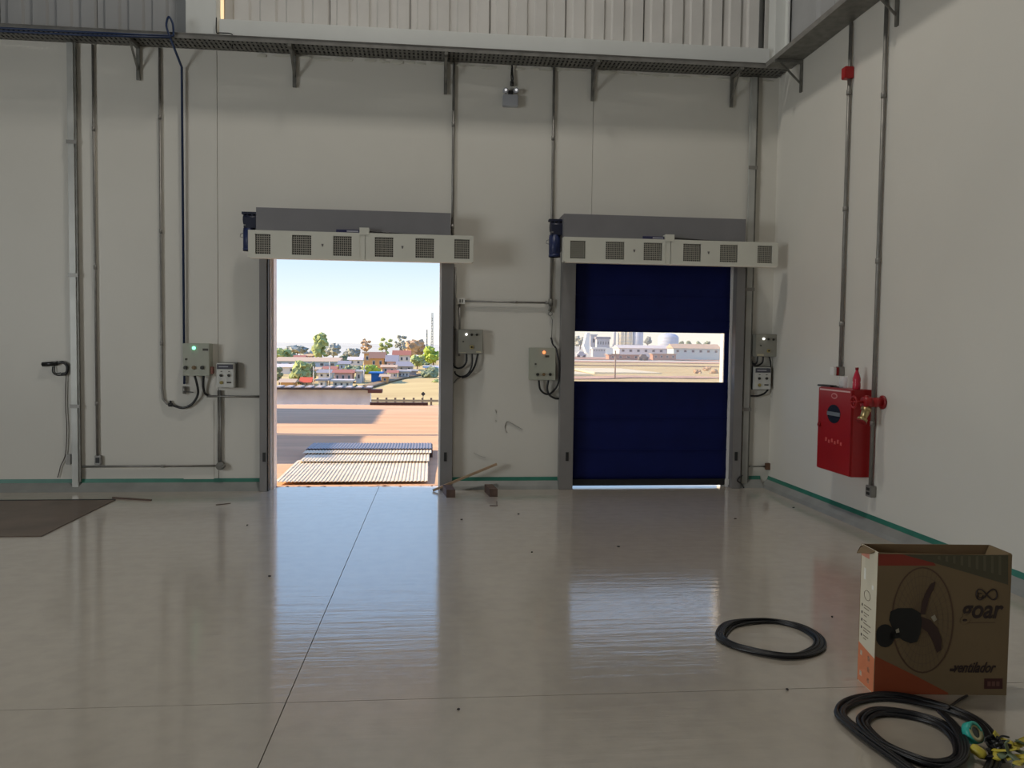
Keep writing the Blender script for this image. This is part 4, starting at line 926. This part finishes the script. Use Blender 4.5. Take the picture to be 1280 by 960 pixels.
# corrugated sheets on a low ramp
y0s, y1s = flr(440, 600, .0).y, flr(440, 559, .0).y
xr = back(538, 580).x
zA = .0
def ramp_sheet(xa, xb, y0, y1, z0, z1, label, m):
    w = .046; n = int((xb-xa)/w); b = MB(); pts = []
    for i in range(n): pts += [(xa+i*w, 0), (xa+i*w+w*.35, 0), (xa+i*w+w*.5, .007), (xa+i*w+w*.85, .007)]
    pts.append((xa+n*w, 0))
    rows = []
    for (y, z) in ((y0, z0), (y1, z1)):
        rows.append([b.bm.verts.new((px, y, z+pz)) for px, pz in pts]); rows.append([b.bm.verts.new((px, y, z+pz-.004)) for px, pz in pts])
    k = len(pts)
    for i in range(k-1):
        b.bm.faces.new((rows[0][i], rows[0][i+1], rows[2][i+1], rows[2][i])); b.bm.faces.new((rows[1][i], rows[1][i+1], rows[3][i+1], rows[3][i]))
        b.bm.faces.new((rows[0][i], rows[0][i+1], rows[1][i+1], rows[1][i])); b.bm.faces.new((rows[2][i], rows[2][i+1], rows[3][i+1], rows[3][i]))
    o = b.build('roof_sheet', m); return tag(o, label, 'roof sheet', 'corrugated sheets outside the doorway')
shm = mat('sheet_cream', (.80, .68, .50), .5, .0, var=.12, vscale=3); shd = mat('sheet_shaded', (.23, .22, .27), .45, .2, var=.1)  # blue-grey copy puts the shade on the far sheet into the colour
yq1, yq2, yq3, yq4 = flr(440, 600.5, -.03).y, flr(440, 575, .02).y, flr(440, 566, .03).y, flr(440, 558.5, .03).y
ramp_sheet(-1.86, xr, yq1, yq2+.25, -.045, -.02, 'nearest corrugated sheet just outside the open doorway', shm)
ramp_sheet(-1.80, xr+.01, yq2, yq3+.25, .0, .005, 'second corrugated sheet overlapping the nearest one outside', shm)
ramp_sheet(-1.86, xr+.02, yq3, yq3+(yq4-yq3)*.62, .025, .028, 'third narrow corrugated strip outside the doorway', shm)
ramp_sheet(-1.86, xr+.03, yq3+(yq4-yq3)*.5, yq4+.35, .045, .045, 'farthest corrugated sheet outside the doorway, shade put into its colour', shd)
o = MB().box((-1.86, yq4-.4, -.12), (xr+.035, yq4+.36, .035)).box((-1.84, yq2+.05, -.12), (xr-.02, yq3+.05, -.03)).build('timber_sleeper', wood_d); tag(o, 'timber packing under the far corrugated sheets outside', 'timber')
# shed wall low beyond the yard and its surroundings
gw0, gw1 = far(463, 486, 27.5), far(463, 506, 27.5)
con = mat('stained_concrete', (.74, .78, .90), .8, var=.18, vscale=1.2, bump=.2, bscale=4)
t = thing('boundary_wall', 'long grey concrete boundary wall with tiled coping beyond the yard', 'wall', (-8, 28.5, -3.6))
MB().box((-26, 27.5, -3.6), (gw0.x, 27.9, gw0.z-.03)).build('wall', con, t)
MB().box((-26.3, 27.2, gw0.z-.03), (gw0.x+.05, 28.1, gw0.z+.035)).build('coping', mat('roof_dark', (.07, .055, .05), .7), t)
q = MB()
x = -26
while x < gw0.x-.1: q.box((x, 27.15, gw0.z+.035), (x+.18, 28.1, gw0.z+.075)); x += .34
q.build('coping_tiles', mat('roof_ridge', (.55, .5, .48), .7), t, kind='stuff')
MB().box((gw0.x-.05, 27.0, gw0.z-.12), (gw0.x+.42, 27.6, gw0.z+.0)).build('eave_board', mat('eave_brown', (.14, .05, .035), .7), t)
k0, k1 = far(463, 505, yEdge), far(535, 505, yEdge)
o = MB().box((k0.x, yEdge-.15, ZY-.05), (k1.x, yEdge+.1, far(500, 503, yEdge).z)).build('kerb_beam', mat('beam_brown', (.06, .025, .02), .8)); tag(o, 'dark brown beam on the far edge of the dirt yard', 'beam')
# terrain
def tz(x, y):
    z = -3.1+max(0, y-62)*.0185
    z += .9*max(0, min(1, (x+3)/26))*max(0, 1-abs(y-85)/70)
    if y > 290: z -= (y-290)*.012
    return z+.12*noise.noise(Vector((x*.06, y*.06, 0)))
tm = MB(); rows = []; ys = [24]
while ys[-1] < 900: ys.append(ys[-1]*1.035+.2)
for y in ys: rows.append([tm.bm.verts.new((X_*y/24, y, tz(X_*y/24, y))) for X_ in [(-30+i*1.25) for i in range(49)]])
for a, b in zip(rows, rows[1:]):
    for i in range(48): tm.bm.faces.new((a[i], a[i+1], b[i+1], b[i])).smooth = True
straw = mat('straw_ground', (.62, .44, .18), .95, var=.22, vscale=.09, col2=(.60, .46, .20), stretch=(1, 2.5, 1), bump=.3, bscale=.8)
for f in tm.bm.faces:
    if f.calc_center_median().y > 175: f.material_index = 1  # far faces paler: distance haze put into the colour
o = tm.build('ground_field', [straw, mat('hazy_far_field', (.52, .50, .42), 1, var=.12, vscale=.02)]); struct(o, 'straw-coloured field and slope beyond the yard')
def Yof(px, py):
    y = 30.
    while y < 600:
        p = far(px, py, y)
        if p.z <= tz(p.x, y): return y
        y *= 1.01
    return 600.
leafA = mat('leaf_green', (.30, .35, .13), .8, var=.35, vscale=.8); leafB = mat('leaf_dark', (.20, .24, .14), .8, var=.35, vscale=.8)
leafC = mat('leaf_lime', (.30, .38, .05), .8, var=.3, vscale=.8); leafD = mat('leaf_orange', (.45, .31, .19), .8, var=.3, vscale=.8); leafE = mat('leaf_hazy', (.32, .33, .28), .8, var=.25, vscale=.8)
bark = mat('bark', (.2, .15, .11), .9)
def tree(px, py, w, h, m, lab, kind='round', seed=0):
    """px,py foot; w,h size in photo pixels at that distance"""
    y = Yof(px, py); p = far(px, py, y); s = y/FPX; z0 = tz(p.x, y)-.15; Wd = w*s; Ht = h*s+max(0, p.z-z0-.15)
    t = thing('tree', lab, 'tree', (p.x, y, z0), 'trees beyond the yard')
    MB().tube([(p.x, y, z0), (p.x+.03*Ht, y, z0+Ht*.35), (p.x, y, z0+Ht*.7)], [.045*Ht, .03*Ht, .015*Ht], 7).build('trunk', bark, t)
    c = MB(); rnd = random.Random(seed+int(px)); n = {'round': 16, 'flat': 14, 'tall': 18, 'clump': 18, 'bush': 12}[kind]
    for i in range(n):
        an = rnd.uniform(0, 6.28); rr = math.sqrt(rnd.random())
        if kind == 'flat': cz = z0+Ht*(.72+.12*rnd.random()-.18*rr); rad = Wd*.22; sq = (1, 1, .55); rr *= .8
        elif kind == 'tall': cz = z0+Ht*rnd.uniform(.3, .88); rad = Wd*.24; sq = (1, 1, 1); rr *= max(.2, 1.05-(cz-z0)/Ht)*1.2
        elif kind == 'clump': cz = z0+Ht*rnd.uniform(.42, .92); rad = Wd*.13; sq = (1, 1, .8); rr *= .9
        elif kind == 'bush': cz = z0+Ht*rnd.uniform(.2, .6); rad = Wd*.2; sq = (1, 1, .8); rr *= .8
        else: cz = z0+Ht*rnd.uniform(.42, .8); rad = Wd*.22; sq = (1, 1, .85); rr *= .75
        c.blob((p.x+Wd*.42*rr*math.cos(an), y+Wd*.42*rr*math.sin(an), cz), rad*rnd.uniform(.7, 1.1), 2, .8, rnd.random()*9, sq)
    c.build('crown', m, t)
    return t
tree(351, 456, 30, 20, leafA, 'green bushy tree at the left edge of the doorway view', 'round')
tree(371, 449, 30, 19, leafE, 'dark umbrella-shaped tree on the left skyline', 'flat')
tree(401, 450, 24, 32, leafA, 'tall pale green tree left of centre in the doorway view', 'tall')
tree(416, 452, 22, 24, leafE, 'darker round tree joined right of the tall pale green one', 'round')
tree(440, 451, 22, 16, leafE, 'small hazy tree behind the blue-roofed house', 'round')
tree(457, 452, 20, 31, leafD, 'thin tree with clumped crown left of the orange house', 'clump')
tree(482, 456, 20, 36, leafA, 'airy tree, left one of the pair on the skyline', 'clump')
tree(500, 452, 20, 35, leafE, 'airy tree, right one of the pair on the skyline', 'clump')
tree(517, 450, 32, 24, leafD, 'wide orange-leaved tree on the right skyline', 'round')
tree(541, 462, 26, 32, leafC, 'bright lime tree at the right edge of the doorway view', 'round')
tree(521, 466, 18, 26, leafA, 'yellowish tree in front of the orange-leaved one', 'round')
tree(537, 472, 30, 20, leafB, 'dark green bush below the bright lime tree', 'bush')
tree(376, 480, 28, 30, leafA, 'olive tree in front of the white warehouse', 'tall')
tree(349, 481, 12, 24, leafB, 'dark green narrow tree beside the left jamb', 'tall')
tree(390, 478, 14, 28, leafB, 'grey-green tree right of the olive tree', 'tall')
tree(462, 468, 34, 14, leafC, 'yellow-green hedge bush below the orange house', 'bush')
tree(440, 466, 26, 11, leafB, 'green bush left of the yellow-green hedge', 'bush')
tree(725, 437, 16, 18, leafE, 'hazy tree left of the white factory in the door window', 'round')
tree(809, 436, 12, 18, leafE, 'hazy tree between the silo and the domed tank', 'round')
for i, (a_, l_) in enumerate(((851, 'first'), (860, 'second'), (873, 'third'), (884, 'fourth'))): tree(a_, 436, 9, 11, leafB, 'small distant tree, %s from the domed tank' % l_, 'round')
for a_, b_, l_ in ((872, 467, 'straw bush at the left of the field patch seen through the door window'), (884, 464, 'middle dry bush on the field seen through the door window'), (893, 467, 'dry bush nearest the window strip right edge')): tree(a_, b_, 12, 9, leafD, l_, 'bush')
def house(px0, px1, pyb, pyw, pyt, wallc, roofc, lab, nwin=2, roof='gable', name='house', cat='house', Y=None):
    y = Y or Yof((px0+px1)/2, pyb); a, b = far(px0, pyb, y), far(px1, pyw, y); zt_ = far((px0+px1)/2, pyt, y).z; z0 = min(tz(a.x, y), a.z)-.4
    dp = max(2.5, min((b.x-a.x)*.45, 7)); t = thing(name, lab, cat, ((a.x+b.x)/2, y+dp/2, z0))
    MB().box((a.x, y, z0), (b.x, y+dp, b.z)).build('wall', wallc, t)
    e_ = .3
    if roof == 'gable': MB().poly([(a.x-e_, y-e_, b.z), (a.x-e_, y+dp/2, zt_), (a.x-e_, y+dp+e_, b.z)], (b.x-a.x+2*e_, 0, 0)).build('roof', roofc, t)
    elif roof == 'shed': MB().poly([(a.x-e_, y-e_, b.z), (a.x-e_, y+dp+e_, zt_), (a.x-e_, y+dp+e_, b.z-.05)], (b.x-a.x+2*e_, 0, 0)).build('roof', roofc, t)
    else: MB().box((a.x-e_, y-e_, b.z), (b.x+e_, y+dp+e_, max(zt_, b.z+.15))).build('roof', roofc, t)
    hh = b.z-a.z; ww = (b.x-a.x)/max(1, nwin)
    for k in range(nwin):
        cx = a.x+ww*(k+.5); f = MB().box((cx-ww*.2, y-.05, a.z+hh*.4), (cx+ww*.2, y+.001, a.z+hh*.8)).build('window', mat('win_frame', (.5, .48, .45), .6), t)
        MB().box((cx-ww*.15, y-.07, a.z+hh*.46), (cx+ww*.15, y-.051, a.z+hh*.75)).build('pane', mat('win_dark', (.06, .07, .09), .2), f)
    return t
hc = dict(white=mat('house_white', (.70, .66, .62), .8), cream=mat('house_cream', (.62, .50, .32), .8), orange=mat('house_orange', (.62, .35, .14), .8), blue=mat('house_blue', (.36, .46, .58), .8), grey=mat('house_grey', (.33, .33, .36), .8), pink=mat('house_pink', (.60, .40, .36), .8))
rc = dict(red=mat('roof_red', (.36, .14, .10), .8), grey=mat('roof_grey', (.28, .27, .30), .8), tan=mat('roof_tan', (.52, .38, .26), .8), brown=mat('roof_brown', (.26, .15, .11), .8), pale=mat('roof_pale', (.62, .56, .52), .7))
house(343, 422, 461, 452, 447, hc['blue'], rc['tan'], 'long pale warehouse with tan roof behind the olive tree', 6, 'shed', 'warehouse', 'building')
house(344, 372, 468, 459, 455, hc['white'], rc['pale'], 'small white house at the left under the long warehouse', 2)
house(398, 414, 474, 466, 462, hc['white'], rc['grey'], 'small white house with grey roof in front of the warehouse', 2)
house(418, 440, 480, 466, 462, hc['pink'], rc['red'], 'pink house with a red roof and balcony', 3)
house(445, 452, 479, 465, 463, hc['white'], rc['pale'], 'narrow white shed right of the pink house', 1, 'flat')
house(416, 438, 485, 477, 475, hc['white'], rc['pale'], 'low white wall-like building in front of the pink house', 3, 'flat')
house(424, 436, 464, 455, 451, hc['blue'], rc['grey'], 'blue-white house behind the bushes', 2)
house(455, 463, 456, 442, 440, hc['orange'], rc['tan'], 'narrow orange tower-like house under the thin tree', 1, 'flat')
house(463, 480, 462, 448, 440, hc['orange'], rc['brown'], 'orange house with brown roof at the centre', 2)
house(483.5, 496, 463, 452, 444, hc['pink'], rc['grey'], 'pink house with grey roof right of the orange one', 2)
house(492, 512, 455, 444, 438, hc['white'], rc['red'], 'white house with red roof under the airy trees', 3)
house(497, 516, 464, 458, 452, hc['grey'], rc['grey'], 'grey-roofed low house below the white one', 2)
house(478, 494, 468, 459, 456, hc['pink'], rc['tan'], 'tan low house above the blue shed', 2)
house(464, 475, 477.5, 467, 466, mat('shed_blue', (.02, .17, .50), .6), mat('shed_blue', (.02, .17, .50), .6), 'small bright blue shed by the field edge', 0, 'flat', 'shed', 'shed')
house(477, 485, 479.5, 471, 468, hc['orange'], rc['tan'], 'tiny orange kiosk right of the blue shed', 1)
house(498, 511, 473, 465, 463, hc['white'], rc['pale'], 'white row shed right of the orange kiosk', 3, 'flat')
house(511, 520, 471, 464, 463, hc['grey'], rc['pale'], 'grey corrugated shed right of the white row shed', 0, 'flat', 'shed', 'shed')
house(376.5, 386, 483, 478, 472, hc['cream'], mat('kiosk_red', (.60, .10, .04), .7), 'cream kiosk with a bright red roof near the olive tree', 2, 'gable', 'kiosk', 'kiosk')
house(398, 406, 486, 476, 474, hc['white'], rc['grey'], 'small white hut with a dark doorway left of the pink house', 1, 'flat', 'shed', 'shed')
house(351, 366, 485, 478, 474, hc['orange'], rc['tan'], 'low straw-roofed shelter by the left trees', 0, 'gable', 'shed', 'shed')
house(386, 398, 470, 463, 459, hc['cream'], rc['tan'], 'tiny cream house behind the olive tree', 2)
house(405, 419, 468, 461, 458, hc['white'], rc['red'], 'little white house with red roof above the pink house', 2)
house(436, 452, 457, 450, 446, hc['white'], rc['pale'], 'pale little house below the hazy tree', 2)
house(424, 438, 473, 468, 466, hc['grey'], rc['grey'], 'low dark-roofed shed behind the pink house', 2, 'gable', 'shed', 'shed')
house(486, 495.5, 473.5, 466, 463, hc['white'], rc['red'], 'small white house right of the orange kiosk', 2)
house(531, 546, 466, 460, 457, hc['white'], rc['pale'], 'white house half hidden behind the lime tree', 2)
house(362, 380, 452, 447, 444, hc['white'], rc['red'], 'distant white house under the umbrella-shaped tree', 3)
house(381, 390, 450, 445, 442, hc['pink'], rc['tan'], 'distant pink house left of the tall green tree', 2)
for a_, b_, w_, h_, m_, l_ in ((357, 447, 26, 10, leafB, 'low dark scrub at the foot of the umbrella tree'), (386, 446, 22, 8, leafE, 'hazy scrub between the umbrella tree and the tall green tree'), (430, 452, 16, 12, leafB, 'small bush between the tall tree and the hazy tree'), (410, 459, 20, 10, leafA, 'bush in front of the darker round tree'), (449, 476, 14, 9, leafB, 'bush beside the narrow white shed'), (426, 462, 14, 8, leafC, 'lime bush left of the green bush'), (489, 470, 14, 8, leafA, 'olive bush above the white row shed'), (505, 459, 14, 9, leafB, 'bush between the white house and the grey-roofed house'), (529, 456, 20, 14, leafB, 'dark bush behind the lime tree'), (349, 470, 10, 10, leafB, 'bush left of the olive tree'), (396, 466, 14, 10, leafA, 'bush below the long warehouse'), (448, 484.5, 10, 5, leafB, 'low weeds right of the pink house'), (545, 478, 14, 6, leafA, 'low weeds by the track at the right jamb')):
    tree(a_, b_, w_, h_, m_, l_, 'bush')
for a_, b_, t_, l_ in ((412, 484, 452, 'left'), (455, 480, 456, 'middle'), (392, 484, 458, 'far left')):
    y = Yof(a_, b_); p = far(a_, b_, y); q = far(a_, t_, y); t = thing('power_pole', 'thin power pole in the settlement, %s one of three' % l_, 'pole', (p.x, y, tz(p.x, y)), 'power poles in the settlement')
    MB().tube([(p.x, y, tz(p.x, y)-.1), (p.x, y, q.z)], .06, 6).build('pole', mat('pole_grey', (.5, .47, .44), .8), t); MB().box((p.x-.5, y-.04, q.z-.4), (p.x+.5, y+.04, q.z-.32)).build('crossarm', bark, t)
# distant hills
hm = MB(); pts = []
N = 60
for i in range(N+1):
    X = -700+1500*i/N; pts.append((X, 850, -8+13*(.7+.25*noise.noise(Vector((i*.16, 0, 3))))+(2 if i < 25 else 0)))
hm.poly([(-700, 850, -20)]+pts+[(800, 850, -20)], (0, 90, 0))
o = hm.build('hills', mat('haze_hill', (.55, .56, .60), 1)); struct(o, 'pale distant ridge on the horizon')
# towers, fence, sign
def tower(px, pyt, pyb, w, lab):
    y = 240.; a, b = far(px, pyb, y), far(px, pyt, y); z0 = tz(a.x, y)-.5; t = thing('radio_tower', lab, 'tower', (a.x, y, z0)); r = w
    for s, q in ((-1, -1), (1, -1), (0, 1)): MB().tube([(a.x+s*r, y+q*r, z0), (a.x+s*r*.6, y+q*r*.6, b.z)], .07, 5).build('mast_leg', galv, t)
    m = MB(); n = int((b.z-z0)/1.6)
    for i in range(n):
        z1 = z0+i*1.6; m.tube([(a.x-r*.8, y-r*.8, z1), (a.x+r*.8, y-r*.8, z1+1.6)], .05, 4).tube([(a.x+r*.8, y-r*.8, z1), (a.x-r*.8, y-r*.8, z1+1.6)], .05, 4)
    m.build('lattice', galv, t, kind='stuff')
tower(540, 391, 440, .35, 'tall lattice radio mast on the right skyline'); tower(533.5, 412, 440, .2, 'shorter mast left of the tall radio mast')
yF = 40.; a, b = far(463, 500.5, yF), far(552, 499, yF); zr_ = a.z
t = thing('guard_rail', 'low guard rail with short posts crossing the field outside', 'rail', ((a.x+b.x)/2, yF, tz(0, yF)))
MB().box((a.x-2, yF-.02, zr_-.06), (b.x+3, yF+.02, zr_+.05)).build('rail', mat('rail_tan', (.36, .27, .17), .7), t)
for k, px in enumerate((472, 483, 494, 505, 517, 528, 539, 550)):
    p = far(px, 500, yF); MB().box((p.x-.05, yF+.021, tz(p.x, yF)-.1), (p.x+.05, yF+.12, zr_+.14)).build('post', mat('post_brown', (.20, .13, .09), .8), t)
p = far(529, 492.5, 44.); t = thing('road_sign', 'dark diamond-shaped road sign in the field', 'sign', (p.x, 44, tz(p.x, 44)))
MB().poly([(p.x-.13, 44, p.z), (p.x, 44, p.z-.13), (p.x+.13, 44, p.z), (p.x, 44, p.z+.13)], (0, .02, 0)).build('sign_plate', mat('sign_dark', (.05, .035, .03), .6), t)
MB().box((p.x-.02, 44.021, tz(p.x, 44)-.1), (p.x+.02, 44.05, p.z+.1)).build('post', galv_d, t)
# track on the slope
tk = MB(); L = [(455, 486), (490, 476), (520, 470), (550, 464), (600, 455)]
gp = []
for px, py in L:
    y = Yof(px, py); q = far(px, py, y); gp.append(Vector((q.x, y, tz(q.x, y)+.12)))
tk.tube(smoothpts(gp, 5), .9, 6, ry=.10)
o = tk.build('path_track', mat('track_brown', (.26, .18, .10), .9)); struct(o, 'brown track climbing the field slope')
for y0_, y1_, c_, l_ in ((447.5, 450.5, (.40, .24, .17), 'reddish earth strip before the halls'), (452.5, 454, (.55, .33, .22), 'pinkish dirt road across the field'), (457, 457.8, (.33, .22, .12), 'thin brown furrow across the field'), (471, 473.5, (.50, .30, .20), 'brown rut in the near field')):
    Ya, Yb = Yof(800, y1_), Yof(800, y0_); q = MB(); ps = []
    xa_, xb_ = far(690, 450, Ya).x, far(930, 450, Ya).x
    up_ = [q.bm.verts.new((xa_+(xb_-xa_)*i/20, Yb+.8*math.sin(i*.9), tz(xa_+(xb_-xa_)*i/20, Yb)+.10)) for i in range(21)]
    dn_ = [q.bm.verts.new((xa_+(xb_-xa_)*i/20, Ya+.5*math.sin(i*.7+1), tz(xa_+(xb_-xa_)*i/20, Ya)+.10)) for i in range(21)]
    for i in range(20): q.bm.faces.new((dn_[i], dn_[i+1], up_[i+1], up_[i]))
    struct(q.build('ground_strip', mat('strip_%d' % int(y0_*10), c_, .95, var=.2, vscale=.4)), l_)
# factory side, seen through the clear strip
fw = mat('factory_white', (.80, .78, .74), .7); fg = mat('factory_grey', (.50, .50, .52), .7); fc = mat('silo_cream', (.74, .62, .44), .6); fb = mat('silo_blue', (.46, .50, .60), .6)
house(738, 746, 436, 419, 418, fg, fg, 'grey factory tower, left block in the door window', 1, 'flat', 'factory', 'building', 260)
house(746, 762, 436, 424, 421, fg, rc['grey'], 'wide grey factory block in the door window', 5, 'flat', 'factory', 'building', 255)
house(741, 757, 441, 436, 434, fg, fw, 'low grey loading hall below the factory', 5, 'flat', 'factory', 'building', 210)
t = thing('hopper', 'white funnel-shaped hopper beside the factory', 'hopper', far(735, 436, 250))
a, b = far(729.5, 432, 250), far(737.5, 416, 250); MB().poly([(a.x+1.2, 250, a.z-3), (b.x, 250, a.z-3), (b.x, 250, b.z), (b.x-1, 250, b.z), (a.x, 250, a.z)], (0, 3, 0)).build('hopper_body', fw, t)
def silo(px0, px1, pyt, m, lab, dome=False, Y=250.):
    a, b = far(px0, pyt, Y), far(px1, pyt, Y); r = (b.x-a.x)/2; cx = (a.x+b.x)/2; z0 = tz(cx, Y)-.5
    t = thing('silo', lab, 'silo', (cx, Y, z0))
    zt_ = a.z; pr = [(r, 0), (r, zt_-z0-(r*.45 if dome else .4))]+([(r*.9, zt_-z0-r*.28), (r*.65, zt_-z0-r*.12), (r*.3, zt_-z0-.1), (.05, zt_-z0)] if dome else [(r*.5, zt_-z0+.3)])
    MB().lathe((cx, Y, z0), pr, 24).build('shell', m, t)
    q = MB()
    for k in range(5): q.lathe((cx, Y, z0+(zt_-z0)*(.25+.13*k)), [(r+.02, -.08), (r+.08, 0), (r+.02, .08)], 24)
    q.build('band', fg, t)
silo(766, 770, 414, fg, 'slim grey silo left of the cream silos'); silo(773, 780, 410, fc, 'left one of the two cream silos'); silo(781, 790, 410, fc, 'right one of the two cream silos')
silo(791, 804, 408, fb, 'tall bluish silo right of the cream silos'); silo(823, 848, 416, fb, 'wide domed grey-blue tank in the door window', True, 245.)
house(774, 850, 443, 436, 431.5, fw, rc['pale'], 'long white hall with pale roof below the silos', 8, 'gable', 'hall', 'building', 200)
house(842, 900, 444, 436, 430, mat('hall_mint', (.55, .64, .60), .7), rc['tan'], 'long mint-tinged hall with tan roof at right in the door window', 6, 'gable', 'hall', 'building', 190)
house(757, 773, 444, 436, 435, fw, fw, 'bright white trailer box before the hall', 0, 'flat', 'trailer', 'trailer')
house(761, 800, 450, 444, 443, mat('brick_wall', (.42, .24, .18), .8), rc['tan'], 'low reddish brick wall building in front of the hall', 4, 'flat', 'outbuilding', 'building')
house(816, 845, 450.5, 443, 442, mat('brick_wall', (.42, .24, .18), .8), rc['tan'], 'low reddish outbuilding below the domed tank', 4, 'flat', 'outbuilding', 'building')
def car(px, py, w, m, lab, Y=110.):
    Y = Yof(px, py); p = far(px, py, Y); z0 = tz(p.x, Y); t = thing('car', lab, 'car', (p.x, Y, z0), 'parked cars by the halls'); s = w/FPX*Y
    MB().poly([(p.x-s/2, Y, z0+.3), (p.x+s/2, Y, z0+.3), (p.x+s/2, Y, z0+.9), (p.x+s*.3, Y, z0+1.0), (p.x+s*.18, Y, z0+1.5), (p.x-s*.25, Y, z0+1.5), (p.x-s*.4, Y, z0+.95), (p.x-s/2, Y, z0+.9)], (0, 1.7, 0)).build('car_body', m, t)
    for u in (-.3, .3): MB().cyl((p.x+s*u, Y-.02, z0+.3), (p.x+s*u, Y+1.72, z0+.3), .32, 12).build('wheel', black, t)
car(850, 446, 6, fw, 'white car, left of the two beside the mint hall'); car(861, 446, 6, fw, 'white car, right of the two beside the mint hall'); car(727, 447, 12, fg, 'grey car at the left edge of the door window'); car(805, 451, 12, mat('car_dark', (.15, .12, .1), .5), 'dark car in front of the brick outbuildings', 100.)
for (x0, x1, y0, y1, lab) in ((714, 740, 463.5, 470, 'left pale concrete beam lying in the field'), (743, 827, 461, 467.5, 'long pale concrete beam lying in the field')):
    Y = Yof((x0+x1)/2, y1); Y2 = Yof((x0+x1)/2, y0); a, b = far(x0, y1, Y), far(x1, y1, Y)
    o = MB().box((a.x, Y, a.z-.6), (b.x, max(Y2, Y+2), a.z+.25)).build('concrete_beam', mat('pale_concrete', (.74, .64, .42), .8)); tag(o, lab, 'beam')
p0 = far(822, 468, 34.); p1 = far(870, 479, 22.)
# power pole seen in the strip
p = far(769, 461, 90.); q = far(769, 438, 90.)
t = thing('power_pole', 'thin pole standing in the field seen through the door window', 'pole', (p.x, 90, tz(p.x, 90)))
MB().tube([(p.x, 90, tz(p.x, 90)-.2), (p.x, 90, q.z)], .09, 7).build('pole', mat('pole_brown', (.25, .18, .13), .8), t); MB().box((p.x-.5, 89.9, q.z-.5), (p.x+.5, 90.1, q.z-.4)).build('crossarm', bark, t)
# roof over the loading yard (its underside is mirrored in the floor) and two unseen boxes added to shade the yard
t = thing('yard_canopy', 'steel canopy roof standing over the yard outside, high above the doors', 'canopy', (4, 18, 6))
MB().box((-4.4, 15, 6.0), (12, 20.8, 6.12)).build('roof_deck', mat('canopy_underside', (.26, .28, .37), .8), t)
for x in (-4.2, 4, 11.8): MB().box((x-.06, 15, 6.12), (x+.06, 20.8, 6.32)).build('rafter', galv_d, t)
for x, y in ((11.8, 20.6), (11.8, 15.3), (-4.2, 15.3)): MB().cyl((x, y, ZY-.1), (x, y, 6.0), .1, 12).build('column', galv_d, t)
for (y0, y1, x1, h, lab) in ((flr(400, 574, ZY).y, flr(400, 541, ZY).y, -6.6, 2.45, 'grey steel container added out of view to shade the yard, nearer one'), (flr(400, 526, ZY).y, flr(400, 509, ZY).y, -8.2, 3.2, 'grey steel container added out of view to shade the yard, farther one')):
    t = thing('blocker', lab, 'blocker', (x1-1.2, (y0+y1)/2, ZY))
    MB().box((x1-2.4, y0, ZY-.03), (x1, y1, h)).build('blocker_body', hc['grey'], t)
    MB().box((x1, y0+.2, .1), (x1+.03, y0+1.2, h-.3)).box((x1, y0+1.25, .1), (x1+.03, y0+2.2, h-.3)).build('blocker_door', galv_d, t)
for o in bpy.data.objects:
    if '_p' in o: del o['_p']
